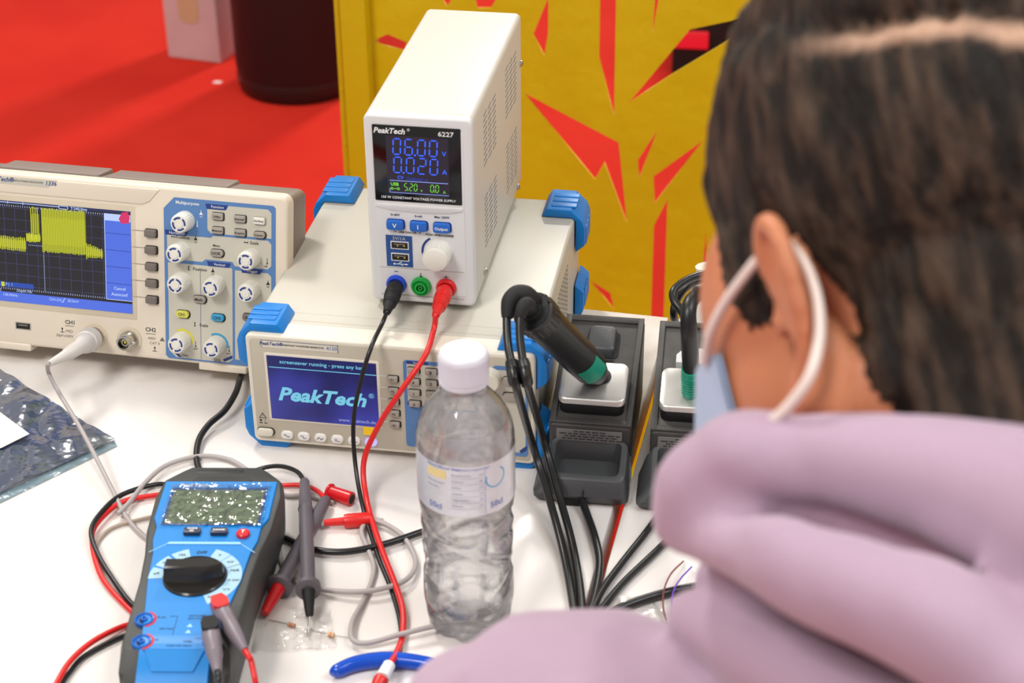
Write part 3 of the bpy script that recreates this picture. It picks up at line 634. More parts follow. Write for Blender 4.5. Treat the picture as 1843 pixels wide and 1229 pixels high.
labelm = film('label_film', (238, 240, 248), .70, .3, 40, 0)
capm = mat('milky_cap', (232, 230, 240), .35, trans=.15)
bagm = film('antistatic_film', (52, 68, 98), .86, .15, 30, .9, (.5, .58, .7), .005, gl=1.8)
bagedge = film('clear_blue_film', (176, 206, 220), .45, .1, 80, .4)

# ------------------------------------------------------------------ multimeter
mblue = mat('meter_blue', (0, 126, 204), .38); holst = mat('holster_rubber', (58, 60, 58), .5, bump=(900, .15, .0004)); hold = mat('holster_dark', (36, 37, 37), .5)
lcdm = mat('lcd_grey_green', (112, 128, 100), .3); btn_nv = mat('meter_button_dark', (34, 40, 66), .4); sect = mat('sector_light_blue', (158, 196, 214), .45)
MT = thing('multimeter', 'blue digital multimeter in a dark rubber holster lying on the white table', 'multimeter', (-.21319, .91641, T), radians(-1.2))
half = [(-91, 27), (-89, 32), (-82, 35.5), (-66, 37), (-30, 38), (0, 38.5), (30, 41), (56, 45), (96, 46.5), (116, 43.6), (128, 32), (133, 26)]
outl = [(w, y) for y, w in half] + [(-w, y) for y, w in half[::-1]]
def sec(s, z, dy=0):
    ym = -91+max(0, (z-26))*1.0
    return [(x*s, max((y-20)*(1-(1-s)*.45)+20+dy, ym+(y+91)*.15), z) for x, y in outl]
b = MB(); b.loft([sec(.90, 5.5), sec(.96, 8), sec(.985, 14), sec(1.0, 24), sec(1.0, 34), sec(.985, 41), sec(.955, 44.4), sec(.93, 45)], holst)
b.loft([[(x*.88, y, z) for x, y in ((-24, 112), (-21, 108), (21, 108), (24, 112), (21, 117), (-21, 117))] for z in (44.8, 46.2)], hold)
b.box(-22, 14, 122.5, 127.5, 42.5, 45.1, hold, .6)
b.build('holster', MT, 'dark grey rubber holster', sharp=30)
b = MB()
bl = [(-22, -73), (-26.5, -38), (-31.5, -2), (-33.5, 26), (-36.5, 40), (-36.8, 56), (-40.5, 66), (-40.5, 110)]
bl = bl + [(-x, y) for x, y in bl[::-1]]
sc_ = lambda z, s: [(x*s, y, z) for x, y in bl]
b.loft([sc_(42, 1), sc_(45.8, 1), sc_(46.6, .985)], mblue)
b.prism_ = None
yz = [(-60, 30), (-60, 46.9), (-73, 46.4), (-88.5, 38), (-93, 35), (-93.6, 14), (-90, 12)]
b.loft([[(x, y, z) for y, z in yz] for x in (-22.5, 22.5)], mblue)
b.loft([[(-19+6*k, -73.5-13*k, 46.6-7.0*k) for k in (0, 1)]+[(19-6*k, -73.5-13*k, 46.6-7.0*k) for k in (1, 0)], [(-19+6*k, -73.8-13*k, 47.0-7.0*k) for k in (0, 1)]+[(19-6*k, -73.8-13*k, 47.0-7.0*k) for k in (1, 0)]], mblue)
b.F = Matrix.Translation((0, 0, 46.6)) @ Matrix.Rotation(-pi/2, 4, 'X')      # printing plane: x right, z of the prism maps to -y ... top surface
Fm = Matrix(((1, 0, 0, 0), (0, 0, 1, 0), (0, -1, 0, 46.6), (0, 0, 0, 1)))       # (x, y, z) -> (x, z, -y)
b.F = Fm
lb = mat('pale_blue_line', (150, 206, 240), .4)
b.prism([(-24, 37.5), (24.5, 37.5), (26, 35.2), (-26, 35.2)], -.8, 0, lb, .2)
b.line(-36.3, 26.5, -26, 35.5, .5, -.15, lb); b.line(36.3, 26.5, 26, 35.5, .5, -.15, lb)
secs = [(173, 'µA', 1), (146, 'mA', 1), (119, '10A', 1), (61, 'V', 1), (37, 'mV', 1), (15, 'Hz%', 1), (-8, 'Ω CAP', 1), (-31, '°C°F', 1), (-54, 'NCV', 1)]
for a_, t_, k in secs:
    w = 11.5
    b.arc(0, 0, 21.8, 31.3, a_-w, a_+w, -.15, sect, .1, 8)
    b.text(t_, 26.6*cos(radians(a_)), 26.6*sin(radians(a_)), 3.3 if len(t_) < 4 else 2.7, ink, -.3, bold=.01)
b.text('OFF', 0, 26.2, 4.2, ink, -.2, bold=.015)
b.text('mA µA', -15, -42, 2.4, ink, -.2); b.text('10A', -14, -64.5, 2.6, ink, -.2); b.text('CAT III 600V', 9, -40.6, 2.2, ink, -.2); b.text('CAT IV 300V', 9, -43.4, 2.2, ink, -.2)
b.text('600V MAX', -9, -53.6, 2.0, ink, -.2); b.text('FUSED', 7, -66, 2, ink, -.2); b.text('COM', 14, -63, 2.4, ink, -.2); b.text('FUSED MAX 600mA', 2, -70, 1.9, ink, -.2)
b.line(-9, -41, -4, -41, .3, -.15, ink); b.line(-4, -41, -4, -63, .3, -.15, ink); b.line(-4, -63, 12, -63, .3, -.15, ink)
for z in (-50, -56): b.prism([(3.5, z-1.8), (7.5, z-1.8), (5.5, z+1.8)], -.2, -.05, lb)
b.text('PeakTech', -19, 104.6, 5.4, whitep, -.35, shear=.22, bold=.025)
b.build('front_cover', MT, 'bright blue front cover')
b = MB(); b.F = Fm
b.prism([(-35, 56), (36, 56), (36, 107.6), (-35, 107.6)], -.25, 0, mat('meter_header', (22, 82, 150), .4)) if 0 else None
b.prism([(-33.8, 57), (35, 57), (35, 101.5), (-33.8, 101.5)], -.5, 0, mat('meter_header', (22, 82, 150), .4), .2)
b.prism([(-32, 58.6), (33.2, 58.6), (33.2, 98.8), (-32, 98.8)], -.7, -.5, lcdm)
b.build('lcd', MT, 'grey green liquid crystal display')
# wrinkled protective film
b = MB(); random.seed(9); nx, ny = 46, 32; vs = []; fs = []
for j in range(ny+1):
    for i in range(nx+1):
        x = -34.5+71*i/nx; y = 56+50*j/ny; e_ = min(i, nx-i)/nx*2
        n_ = noise.noise(Vector((x*.12, y*.16, 3)))*1.4 + noise.noise(Vector((x*.5, y*.33, 1)))*.9+noise.ridged_multi_fractal(Vector((x*.07+5, y*.05+x*.02, 2)), 1, 2, 3, 1, 2)*.35
        vs.append((x, y, 48.0+n_))
for j in range(ny):
    for i in range(nx): k = j*(nx+1)+i; fs.append((k, k+1, k+nx+2, k+nx+1))
b.add(vs, fs, film('crinkled_film', (255, 255, 255), .01, .03, 75, .9, (1, 1, 1), .003, gl=.5)); b.build('protective_film', MT, 'wrinkled clear protective film', sharp=180)
for x, t_ in ((-10.3, ('MODE', 'SEL')), (8.4, ('RANGE',))):
    b = MB(); b.F = Fm; b.rr(x, 48.3, 11.6, 6.6, 1.2, -3, 0, btn_nv, .6)
    for k, w_ in enumerate(t_): b.text(w_, x, 48.3+(1.3-2.6*k if len(t_) > 1 else 0), 2.5, whitep, -3.15, bold=.025)
    b.build('button', MT)
b = MB(); b.F = Fm; b.lathe((25.3, 0, 46.4), (0, -1, 0), [(0, 4.8), (2, 4.7), (2.8, 3.9), (3, 0.1)], redj, 28); b.text('T', 25.3, 46.4, 4.5, whitep, -3.2, bold=.03); b.build('button', MT, 'round red button')
dialm = mat('dial_gloss_black', (40, 38, 36), .18)
b = MB(); b.lathe((0, 0, 46.4), (0, 0, 1), [(0, 21.4), (1.2, 21.2), (2.2, 20.2), (1.4, 19)], dialm, 64)
dz = [(-19.5, 5.5), (-19.5, -5.5), (9, -6), (19.5, -1.2), (19.5, 1.2), (9, 6)]
b.loft([[(x*s_, y*s2, z) for x, y in dz] for z, s_, s2 in ((46.8, 1.0, 1.5), (52, 1, 1.08), (57.4, .98, .92), (58.6, .93, .7))], dialm)
b.build('selector_dial', MT, 'glossy black selector dial')
for s_ in (-1, 1):
    for x, y in ((25.1, -44.4), (22.5, -66.2)):
        b = MB(); b.lathe((s_*x, y, 44), (0, 0, 1), [(0, 6.3), (3.4, 6.3), (3.8, 5.4), (2.2, 4.2), (2.2, 0.1)], mblue if 0 else mat('jack_blue', (12, 100, 190), .35), 30)
        b.lathe((s_*x, y, 46.15), (0, 0, 1), [(0, 3.4), (.2, 3.4)], blackm, 20)
        b.lathe((s_*x, y, 46.2), (0, 0, 1), [(0, 2.2), (2, 2.0), (2, 1.2), (.3, 1.2)], mat('jack_blue', (12, 100, 190), .35), 20)
        b.F = Fm
        if s_ < 0: b.arc(s_*x, y, 6.6, 8, -75, 75, -.3, redj, .3)
        b.build('input_jack', MT)
for x in (-28, 28):
    for y in (-70, 110):
        b = MB(); b.lathe((x, y, 0), (0, 0, 1), [(0, 3.5), (6, 4)], blackm, 16); b.build('rubber_foot', MT)

# ------------------------------------------------------------------ cables (metres, world)
def cable(name, pts, r, m, label, cat='cable', group=None, parent=None, n=12):
    b = MB(1.0); b.sweep(pts, r, m, n=n); o = b.build(name, parent, world=parent is not None, sharp=60)
    if parent is None: tag(o, label, cat, group)
    return o
def Wl(L, z=None): return [W(p[0], p[1], p[2] if len(p) > 2 else z) for p in L]

# shrouded plugs on the meter's right jacks
def mplug(cx, cy, ex_, ey_, padm, cabm, cpts, label):
    Mw = MT.matrix_world; o = thing('banana_plug', label, 'plug', Mw @ Vector((cx*.001, cy*.001, .0465)), 0)
    d = Vector((ex_-cx, ey_-cy, 0)); L_ = d.length; d.normalize(); s_ = Vector((-d.y, d.x, 0))
    loc = lambda v: (Mw.to_3x3() @ v)
    d, s_ = loc(d), loc(s_); up_ = Vector((0, 0, 1))
    def ring(t, w, h, zc):
        w *= .9
        return [d*t+s_*(w*cos(a)*(1 if abs(cos(a)) > .7 else 1.15))+up_*(zc+h*sin(a)*(1.12 if abs(sin(a)) < .75 else 1)) for a in [2*pi*k/16 for k in range(16)]]
    b = MB(); b.loft([ring(-6.5, 4, 4.5, 9), ring(-5.5, 6, 6.5, 9), ring(0, 6.6, 7.3, 9), ring(12, 6.6, 7, 9), ring(14, 6.0, 6.4, 9), ring(24, 5.6, 5.8, 9), ring(L_-14, 5, 5, 8.8), ring(L_-2, 3.2, 3.2, 8.5), ring(L_, 2.8, 2.8, 8.5)], greyd)
    b.lathe((0, 0, 0), (0, 0, 1), [(0, 5.0), (9, 5.2)], greyd, 24); b.build('shell', o)
    b = MB(); b.loft([[d*x+s_*y*1.0+up_*z for x, y in ((-6.2, -3.6), (-6.2, 3.6), (-1, 5.6), (4, 5.2), (6.5, 3), (6.5, -3), (4, -5.2), (-1, -5.6))] for z in (13, 16.9)], padm); b.build('pad', o)
    b = MB(1.0); st = o.matrix_world.translation + (d*(L_-3)+up_*8.5)*.001
    b.sweep([st, st+d*.010]+cpts, .0019, cabm); b.build('lead', o, world=True)
greyd = mat('probe_grey_light', (122, 112, 120), .4)
mplug(25.1, -44.4, 47, -84, red, red, [W(452, 1190, .052), W(462, 1240, .04), W(468, 1300, .006), W(470, 1400, .003)], 'grey banana plug with red pad and red lead plugged into the multimeter')
mplug(22.5, -66.2, 33, -104, blackm, blackc, [W(396, 1248, .04), W(400, 1300, .01), W(404, 1400, .003)], 'grey banana plug with black pad plugged into the multimeter')
greyd = mat('probe_grey', (96, 90, 96), .45)

# test leads left of the meter
cable('test_lead', Wl([(330, 882, .0021), (289, 871, .003), (220, 890, .007), (179, 926, .008), (164, 958, .007), (177, 999, .005), (205, 1045, .003), (235, 1085, .0021), (268, 1110, .0021)]), .0019, blackc, 'black test lead looping out left of the multimeter beside the red one', 'cable')
cable('test_lead', Wl([(330, 884, .0021), (281, 891, .003), (218, 904, .005), (174, 943, .005), (166, 979, .004), (184, 1040, .003), (230, 1094, .0021), (262, 1118, .0021)]), .0020, red, 'red test lead looping out left of the multimeter beside the black one', 'cable')
cable('test_lead', Wl([(262, 1120, .0021), (222, 1127, .003), (169, 1153, .006), (128, 1188, .007), (102, 1229, .007), (70, 1290, .003), (40, 1360, .0021)]), .0020, red, 'red test lead running from the multimeter to the lower left corner of the photo', 'cable')
cable('test_lead', Wl([(262, 1142, .0021), (220, 1145, .0025), (153, 1180, .0025), (125, 1210, .0025), (112, 1229, .0025), (88, 1270, .0021), (60, 1360, .0021)]), .0018, blackc, 'black test lead running from the multimeter to the lower left corner of the photo', 'cable')

# scope probe with BNC plug and grey cable
P0 = OS.matrix_world @ Vector((-.1735, -.010, .016)); D0 = (P0-CW).dot(CF)
PB = thing('scope_probe_cable', 'grey probe cable plugged into channel 1 of the oscilloscope', 'cable', P0)
q1, q2, q3 = WD(146, 622, D0-.028), WD(122, 637, D0-.042), WD(86, 656, D0-.058)
b = MB(1.0); b.sweep([P0, P0+(q1-P0)*.3, P0+(q1-P0)*.5, P0+(q1-P0)*.52, q1, q1+(q2-q1)*.05, q2, q2+(q3-q2)*.05, q3], [.0100, .0100, .0096, .0084, .0072, .0062, .0056, .0046, .0024], mat('light_grey_plug', (206, 200, 194), .4), n=28, smooth=False)
b.build('bnc_plug', PB, world=True)
b = MB(1.0); b.sweep([q3+(q2-q3)*.1, q3] + Wl([(88, 672, .03), (105, 705, .026), (150, 780, .02), (205, 887, .008), (225, 927, .0035), (256, 963, .0021), (290, 985, .0021)]), .0018, greyc)
b.build('lead', PB, world=True)
cable('probe_lead_and_shadow', Wl([(212, 925, .0055), (232, 905, .006), (262, 868, .006), (300, 837, .005), (358, 821, .004), (409, 826, .0025), (445, 846, .0021), (480, 872, .0021), (513, 891, .0021), (555, 892, .0021), (600, 905, .0021)]), .0019, greyc, 'grey probe lead arching behind the top of the multimeter', 'cable')
cable('probe_lead_and_shadow', Wl([(300, 925, .0021), (262, 932, .0021), (205, 948, .0021), (180, 968, .0021), (172, 985, .0021)]), .0014, mat('loop_shadow_beige', (178, 160, 146), .5), 'thin beige strand put in for the shadow of the cable loop left of the multimeter', 'cable')  # drawn strand stands in for the loop's cast shadow; no real wire here
cable('black_cord', Wl([(470, 640, .0026), (438, 668, .010), (425, 705, .013), (405, 738, .010), (375, 765, .007), (357, 795, .005), (355, 835, .0026), (372, 870, .0026)]), .0026, blackc, 'black cord running from behind the oscilloscope to the multimeter', 'cord')
cable('black_cord', Wl([(478, 955, .0026), (508, 967, .003), (560, 988, .004), (620, 993, .005), (690, 980, .005), (760, 957, .004), (800, 945, .003)]), .0026, blackc, 'black cord running from the multimeter to behind the bottle', 'cord')

# grey lead with red banana plug, looped on the table
BL = thing('banana_lead', 'grey looped lead ending in a red banana plug, left of the bottle', 'cable', W(640, 936, 0))
b = MB(1.0); a_, c_ = W(583, 941, .0055), W(619, 938, .0055); e_ = W(668, 934, .0055)
b.sweep([a_, a_+(c_-a_)*.03, c_, c_+(e_-c_)*.01, c_+(e_-c_)*.15, c_+(e_-c_)*.9, e_], [.0018, .0026, .0032, .0050, .0055, .0055, .0045], red, n=20, smooth=False); b.build('plug', BL, 'red banana plug', world=True)
b = MB(1.0)
b.sweep(Wl([(668, 936, .0055), (693, 943, .0045), (726, 966, .004), (748, 1008, .004), (735, 1040, .006), (693, 1058, .007), (640, 1065, .006), (576, 1060, .004), (530, 1044, .002), (508, 1015, .002), (500, 985, .002), (470, 965, .002)]), .0019, greyc); b.build('lead', BL, world=True)
cable('grey_lead', Wl([(690, 937, .0021), (665, 937, .003), (652, 950, .004), (652, 965, .004), (663, 990, .004), (673, 1022, .003), (666, 1055, .0021), (652, 1085, .003), (634, 1120, .005), (634, 1150, .006), (662, 1157, .006), (726, 1140, .0085), (799, 1124, .009), (860, 1124, .006), (940, 1150, .0021)]), .0019, greyc, 'grey lead snaking past the bottle base over the red wire', 'cable')

# test probes
def probe(name, p0, p1, p2, p3, tipm, r, label, lead, leadm, needle=True):
    o = thing(name, label, 'test probe', p0)
    b = MB(1.0); D = lambda t: p0+(p1-p0)*t
    b.sweep([p0, D(.02), D(.18), D(.28), D(.285), D(.29), D(.5), D(.9), D(.955), D(.965), D(.97), D(1.0), D(1.005)], [r*.5, r*.72, r*.9, r*1.0, r*1.08, r*.98, r*1.0, r*1.0, r*1.05, r*1.5, r*1.7, r*1.7, r*1.0], greyd, n=24, smooth=False); b.build('handle', o, world=True)
    b = MB(1.0); b.sweep([p1, p1+(p2-p1)*.1, p2+(p1-p2)*.06, p2], [r*.9, r*.88, r*.55, r*.5], tipm, n=20, smooth=False); b.build('tip_sleeve', o, world=True)
    if needle: b = MB(1.0); b.sweep([p2, p3+(p2-p3)*.15, p3], [.0009, .0008, .0002], chrome, n=10, smooth=False); b.build('needle', o, world=True)
    b = MB(1.0); b.sweep(lead+[p0+(p1-p0)*.02], .0018, leadm); b.build('lead', o, world=True)
probe('test_probe', W(588, 897, .0065), W(501, 1058, .0095), W(476, 1104, .0062), None, redj, .0056, 'grey test probe with a red tip cap lying under the other probe', Wl([(480, 868, .0021), (507, 873, .003), (545, 873, .0035), (572, 884, .005)]), red, False)
probe('test_probe', W(548, 864, .012), W(555, 1062, .0175), W(557, 1108, .008), W(554, 1147, .0012), blackm, .0052, 'grey test probe with a black tip and bare needle lying on top', Wl([(430, 860, .0021), (470, 843, .006), (505, 839, .010), (535, 849, .012)]), blackc)
b = MB(1.0); a_, c_ = W(592, 884, .0058), W(632, 898, .0058); u_ = c_-a_
b.sweep([a_-u_*.03, a_, a_+u_*.08, a_+u_*.12, c_, c_+u_*.03], [.002, .0062, .0064, .0050, .0056, .0050], redj, n=20, smooth=False); b.sweep([c_+u_*.032, c_+u_*.034], [.0038, .0038], blackm, smooth=False)
tag(b.build('tip_cap'), 'loose glossy red tip cap above the red banana plug', 'cap')

# power supply leads
def plead(name, jx, pe, dep, m, mc, rr_, rest, label):
    J = PS.matrix_world @ Vector((jx*.001, -.004, .0157)); DJ = (J-CW).dot(CF); E_ = WD(pe[0], pe[1], DJ-dep)
    o = thing(name, label, 'lead', J)
    b = MB(1.0); u_ = E_-J
    b.sweep([J-u_*.02, J+u_*.06, J+u_*.3, J+u_*.33, J+u_*.55, J+u_*.85, E_], [.0048, .0062, .0066, .0062, .0058, .0036, .0029], m, n=24, smooth=False)
    for k in range(5): b.sweep([J+u_*(.4+.07*k), J+u_*(.42+.07*k)], [.0064-.0003*k]*2, m, n=20, smooth=False)
    b.build('plug', o, world=True)
    b = MB(1.0); b.sweep([E_-u_*.1, E_]+rest, rr_, mc); b.build('lead', o, world=True); return o
plead('supply_lead', 20.1, (696, 562), .030, blackm, blackc, .0017, Wl([(688, 582, .114), (668, 625, .110), (648, 690, .085), (636, 760, .055), (640, 840, .024), (655, 920, .006), (680, 1000, .004), (703, 1058, .003), (718, 1110, .003), (722, 1150, .003), (716, 1185, .003), (700, 1215, .003)]), 'black lead plugged into the blue socket of the power supply')
ro = plead('supply_lead', 59.5, (784, 568), .030, red, red, .0022, Wl([(781, 592, .113), (765, 640, .104), (722, 703, .082), (682, 765, .055), (655, 830, .028), (660, 900, .009), (682, 975, .008), (710, 1048, .0075), (725, 1098, .0065), (724, 1145, .004), (712, 1178, .009), (700, 1198, .013)]), 'red lead plugged into the red socket of the power supply')
b = MB(1.0); a_, c_ = W(702, 1194, .012), W(688, 1220, .012); b.sweep([a_, a_+(c_-a_)*.1, c_], [.0028, .0042, .0048], whitep, n=18, smooth=False); b.build('sleeve', ro, 'white sleeve', world=True)
b = MB(1.0); a_, c_ = W(688, 1220, .012), W(664, 1262, .006); b.sweep([a_, a_+(c_-a_)*.1, c_], [.0046, .0052, .003], red, n=18, smooth=False); b.build('clip', ro, 'red clip', world=True)

# pliers
plb = mat('plier_blue', (0, 74, 190), .22)
PL = thing('pliers', 'pliers with glossy blue handles at the bottom edge of the table', 'pliers', W(700, 1195, 0))
def handle(pts, nm):
    b = MB(1.0); P = Wl(pts); b.sweep(P, [.0020, .0048, .0052, .0054, .0052, .0046, .0040][:len(P)], plb, n=20); b.build(nm, PL, world=True)
handle([(599, 1214, .0052), (606, 1208, .0055), (640, 1194, .0058), (690, 1187, .006), (740, 1190, .006), (790, 1199, .006), (835, 1214, .006)], 'handle')
handle([(640, 1290, .0052), (650, 1285, .0055), (690, 1270, .0058), (730, 1258, .006), (770, 1248, .006), (810, 1238, .006), (838, 1226, .006)], 'handle')
b = MB(1.0); b.sweep(Wl([(828, 1218, .006), (860, 1220, .006), (890, 1218, .006), (930, 1208, .005), (950, 1203, .004)]), [.005, .0075, .0068, .004, .0015], steel, n=16); b.build('jaw', PL, world=True)

# resistors in little clear bags
rs_b = mat('resistor_brown', (164, 120, 92), .5); rs_t = mat('resistor_tan', (222, 180, 130), .5)
def resistor(cx, cy, dx, dy, m, label, z=.0022):
    u0, u1 = W(cx-dx, cy-dy, z), W(cx+dx, cy+dy, z); d = (u1-u0); c = (u0+u1)/2; l0 = W(cx-dx*6, cy-dy*5, .0008); l1 = W(cx+dx*6, cy+dy*4, .0008)
    o = thing('resistor', label, 'resistor', c)
    b = MB(1.0); b.sweep([u0, u0+d*.1, u0+d*.28, u0+d*.5, u0+d*.72, u0+d*.9, u1], [.0008, .0017, .0017, .0014, .0017, .0017, .0008], m, n=14, smooth=False)
    for t_, mm_ in ((.35, ink), (.5, redj), (.65, ink)): b.sweep([u0+d*(t_-.03), u0+d*(t_+.03)], [.0016, .0016], mm_, n=14, smooth=False)
    b.build('body', o, world=True)
    b = MB(1.0); b.sweep([l0, u0], .0003, steel, n=6); b.sweep([u1, l1], .0003, steel, n=6); b.build('leads', o, world=True)
resistor(525, 1125, 7, 2, rs_b, 'small brown resistor beside the needle of the black tipped probe')
resistor(596, 1142, 6, 1.5, rs_t, 'small tan resistor lying right of the probe needle')
resistor(1184, 1134, 9, 0, rs_b, 'small resistor on the clear plastic bag near the sleeve')
def sheet(name, poly, z, m, label, cat, amp=.0015, seed=1, nn=24, fr=40):
    A, B, C_, D_ = [W(p[0], p[1], 0) for p in poly]; b = MB(1.0); vs = []; fs = []
    for j in range(nn+1):
        for i in range(nn+1):
            s_, t_ = i/nn, j/nn; p = (A*(1-s_)+B*s_)*(1-t_)+(D_*(1-s_)+C_*s_)*t_
            h = noise.noise(p*fr+Vector((seed, 0, 0)))*.6+abs(noise.noise(Vector((p.x*fr*2.2, p.y*fr*1.1, seed))))*.8
            vs.append((p.x, p.y, T+z+amp*max(0, h+.35)))
    for j in range(nn):
        for i in range(nn): k = j*(nn+1)+i; fs.append((k, k+1, k+nn+2, k+nn+1))
    b.add(vs, fs, m); o = b.build(name, sharp=180)
    if label: tag(o, label, cat)
    return o
sheet('plastic_bag', [(468, 1092), (592, 1096), (606, 1168), (452, 1176)], .0004, clear_film, 'small clear plastic bag with resistors near the probe needle', 'bag', .0022, 3)
sheet('plastic_bag', [(1085, 1082), (1235, 1062), (1250, 1165), (1060, 1150)], .0004, clear_film, 'clear plastic bag on the table beside the lavender sleeve', 'bag', .0030, 5)

# antistatic bag with a paper label
AB = sheet('antistatic_bag', [(-190, 560), (207, 797), (-60, 921), (-420, 760)], .0010, bagm, 'dark blue shiny antistatic bag with a white paper label, left of the multimeter', 'bag', .007, 8, 70, 20)
def strip(b, p, z, m, th=.0004):
    P = [W(x, y, z) for x, y in p]; n = len(P); b.add(P+[q_+Vector((0, 0, th)) for q_ in P], [tuple(range(n)), tuple(range(2*n-1, n-1, -1))]+[(i, (i+1) % n, (i+1) % n+n, i+n) for i in range(n)], m)
b = MB(1.0); strip(b, [(205, 793), (211, 803), (-58, 934), (-64, 918)], .0006, bagedge); b.build('clear_hem', AB)
b = MB(1.0); strip(b, [(-120, 655), (0, 742), (53, 781), (3, 806), (-100, 842), (-260, 760)], .0066, mat('paper_white', (232, 228, 220), .6)); b.build('paper_label', AB, 'white paper label')

# ------------------------------------------------------------------ water bottle
BO = Vector((-.03048, .92438, T))
BT = thing('water_bottle', 'clear plastic water bottle with milky cap and pale label, standing on the table', 'bottle', BO)
prof = [(0, .0215), (.002, .0250), (.008, .0288), (.018, .0302), (.030, .0306), (.045, .0303), (.055, .0300), (.065, .0298), (.074, .0303), (.082, .0298), (.090, .0308), (.098, .0304), (.106, .0314), (.110, .0317), (.130, .0318), (.150, .0318), (.156, .0316), (.163, .0305), (.170, .0282), (.177, .0240), (.183, .0190), (.187, .0160), (.190, .0146), (.198, .0138), (.212, .0135)]
def body(b, m, off, z0, z1, n=112, nz=110):
    def R_(z):
        for i in range(len(prof)-1):
            if prof[i][0] <= z <= prof[i+1][0]:
                t = (z-prof[i][0])/(prof[i+1][0]-prof[i][0]); t = t*t*(3-2*t) if z < .1 else t; return prof[i][1]+(prof[i+1][1]-prof[i][1])*t
        return prof[-1][1]
    secs = []
    for j in range(nz+1):
        z = z0+(z1-z0)*j/nz; s_ = []
        for k in range(n):
            a = 2*pi*k/n; r = R_(z)+off
            w = max(0, min(1, (.108-z)/.01))*max(0, min(1, (z-.028)/.012))
            g = sin(2*a+z*150+1.1*sin(a*1)); r -= w*.0013*max(0, g-.72)/.28
            g2 = sin(2*a-z*120+2.0); r -= w*.0010*max(0, g2-.80)/.20
            w2 = max(0, min(1, (.026-z)/.012)); r -= w2*.0034*(.5+.5*cos(6*a))**2
            zz = z + (.0022*(.5+.5*cos(6*a)) if z < .0005 else 0)
            s_.append((r*cos(a), r*sin(a), zz))
        secs.append(s_)
    b.loft(secs, m)
def rings_cut(): pass
b = MB(1.0); body(b, pet, 0, 0, .206); b.build('shell', BT, 'clear plastic shell', sharp=60)
water = mat('water', (255, 255, 255), .0, trans=1, ior=1.333); water.node_tree.nodes['Principled BSDF'].inputs['Base Color'].default_value = (1, 1, 1, 1)
_nt = water.node_tree; _tr = _nt.nodes.new('ShaderNodeBsdfTransparent'); _mx = _nt.nodes.new('ShaderNodeMixShader'); _mx.inputs[0].default_value = .45
_nt.links.new(_tr.outputs[0], _mx.inputs[1]); _nt.links.new(_nt.nodes['Principled BSDF'].outputs[0], _mx.inputs[2]); _nt.links.new(_mx.outputs[0], _nt.nodes['Material Output'].inputs[0])
b = MB(1.0); body(b, water, -.0006, .0012, .168); b.build('water', BT, 'water', sharp=60)
b = MB(1.0); n = 96; secs = []
for z in (.1115, .1500): secs.append([((.0320)*cos(2*pi*k/n), (.0320)*sin(2*pi*k/n), z) for k in range(n)])
b.loft(secs, labelm, cap=False)
lt = [mat('label_blue', (92, 120, 190), .5), mat('label_grey', (150, 156, 176), .5), mat('label_yellow', (232, 214, 150), .5), mat('label_cyan', (96, 176, 214), .5)]
def wrap(fn):
    t_ = MB(1.0); fn(t_); i = 0
    for v in t_.v:
        ang = -pi/2+v.x/.0321; r = .0321+max(0, -v.y)*.5; v_ = (r*cos(ang), r*sin(ang), v.z); t_.v[i] = Vector(v_); i += 1
    for f_, mi_ in zip(t_.f, t_.fm): pass
    k = len(b.v); b.v += t_.v
    for f_, mi_ in zip(t_.f, t_.fm): b.f.append([a+k for a in f_]); b.fm.append(b.mi(t_.mats[mi_]))
def marks(t_):
    e_ = -.00015
    t_.prism([(-.026+.0018*i, z) for i in range(9)]+[(-.0116-.0018*i, z2) for i in range(9) for z2 in (0,)][:0]+[(-.0116, .1475), (-.0116, .1395)]+[(-.0116-.0018*i, .1395) for i in range(1, 9)] if 0 else [(-.0262, .1395), (-.0116, .1395), (-.0116, .1462), (-.0262, .1462)], e_, e_+.0001, lt[2]) if 0 else None
    for i in range(8): t_.prism([(-.0264+.0018*i, .1395), (-.0246+.0018*i, .1395), (-.0246+.0018*i, .1460), (-.0264+.0018*i, .1460)], e_, e_+.00005, lt[2])
    t_.text('Natural Mineral Water', -.0262, .1482, .0026, lt[0], e_*2, 'LEFT', bold=.01); t_.text('Composition moyenne mg/l', -.0085, .1480, .0022, lt[0], e_*2, 'LEFT')
    for i in range(6):
        t_.text(('Bicarbonates', 'Calcium', 'Sulfate', 'Sodium', 'Magnesium', 'Nitrate')[i], -.0085, .1436-i*.0047, .0024, lt[1], e_*2, 'LEFT'); t_.text(('360', '80', '14', '6.5', '26', '3.8')[i], .0105, .1436-i*.0047, .0022, lt[1], e_*2)
        for k in range(13): t_.line(-.009+k*.0017, .1414-i*.0047, -.0075+k*.0017, .1414-i*.0047, .00018, e_, lt[1], .00004)
    t_.text('mineralwater', -.0262, .1362, .0024, lt[1], e_*2, 'LEFT'); t_.text('naturelle', -.0262, .1325, .0024, lt[1], e_*2, 'LEFT'); t_.text('50cl', -.0258, .1172, .0062, lt[0], e_*2, 'LEFT', bold=.01)
    t_.text('50cl', .0165, .1180, .0062, lt[0], e_*2, 'LEFT', bold=.01)
    for k in range(20): t_.arc(.021, .1385, .0066, .0076, -200+k*13, -187+k*13, e_, lt[3], .00005, 2)
    t_.line(.0132, .1130, .0132, .149, .0003, e_, lt[3], .00004)
wrap(marks)
b.build('label', BT, 'pale translucent label with blue print', sharp=60)
b = MB(1.0); b.lathe((0, 0, .1945), (0, 0, 1), [(0, .0158), (.0028, .0160), (.0030, .0154), (.0036, .0154), (.0038, .0160), (.019, .0157), (.0208, .0150), (.0217, .0138), (.0217, .0001)], capm, 72)
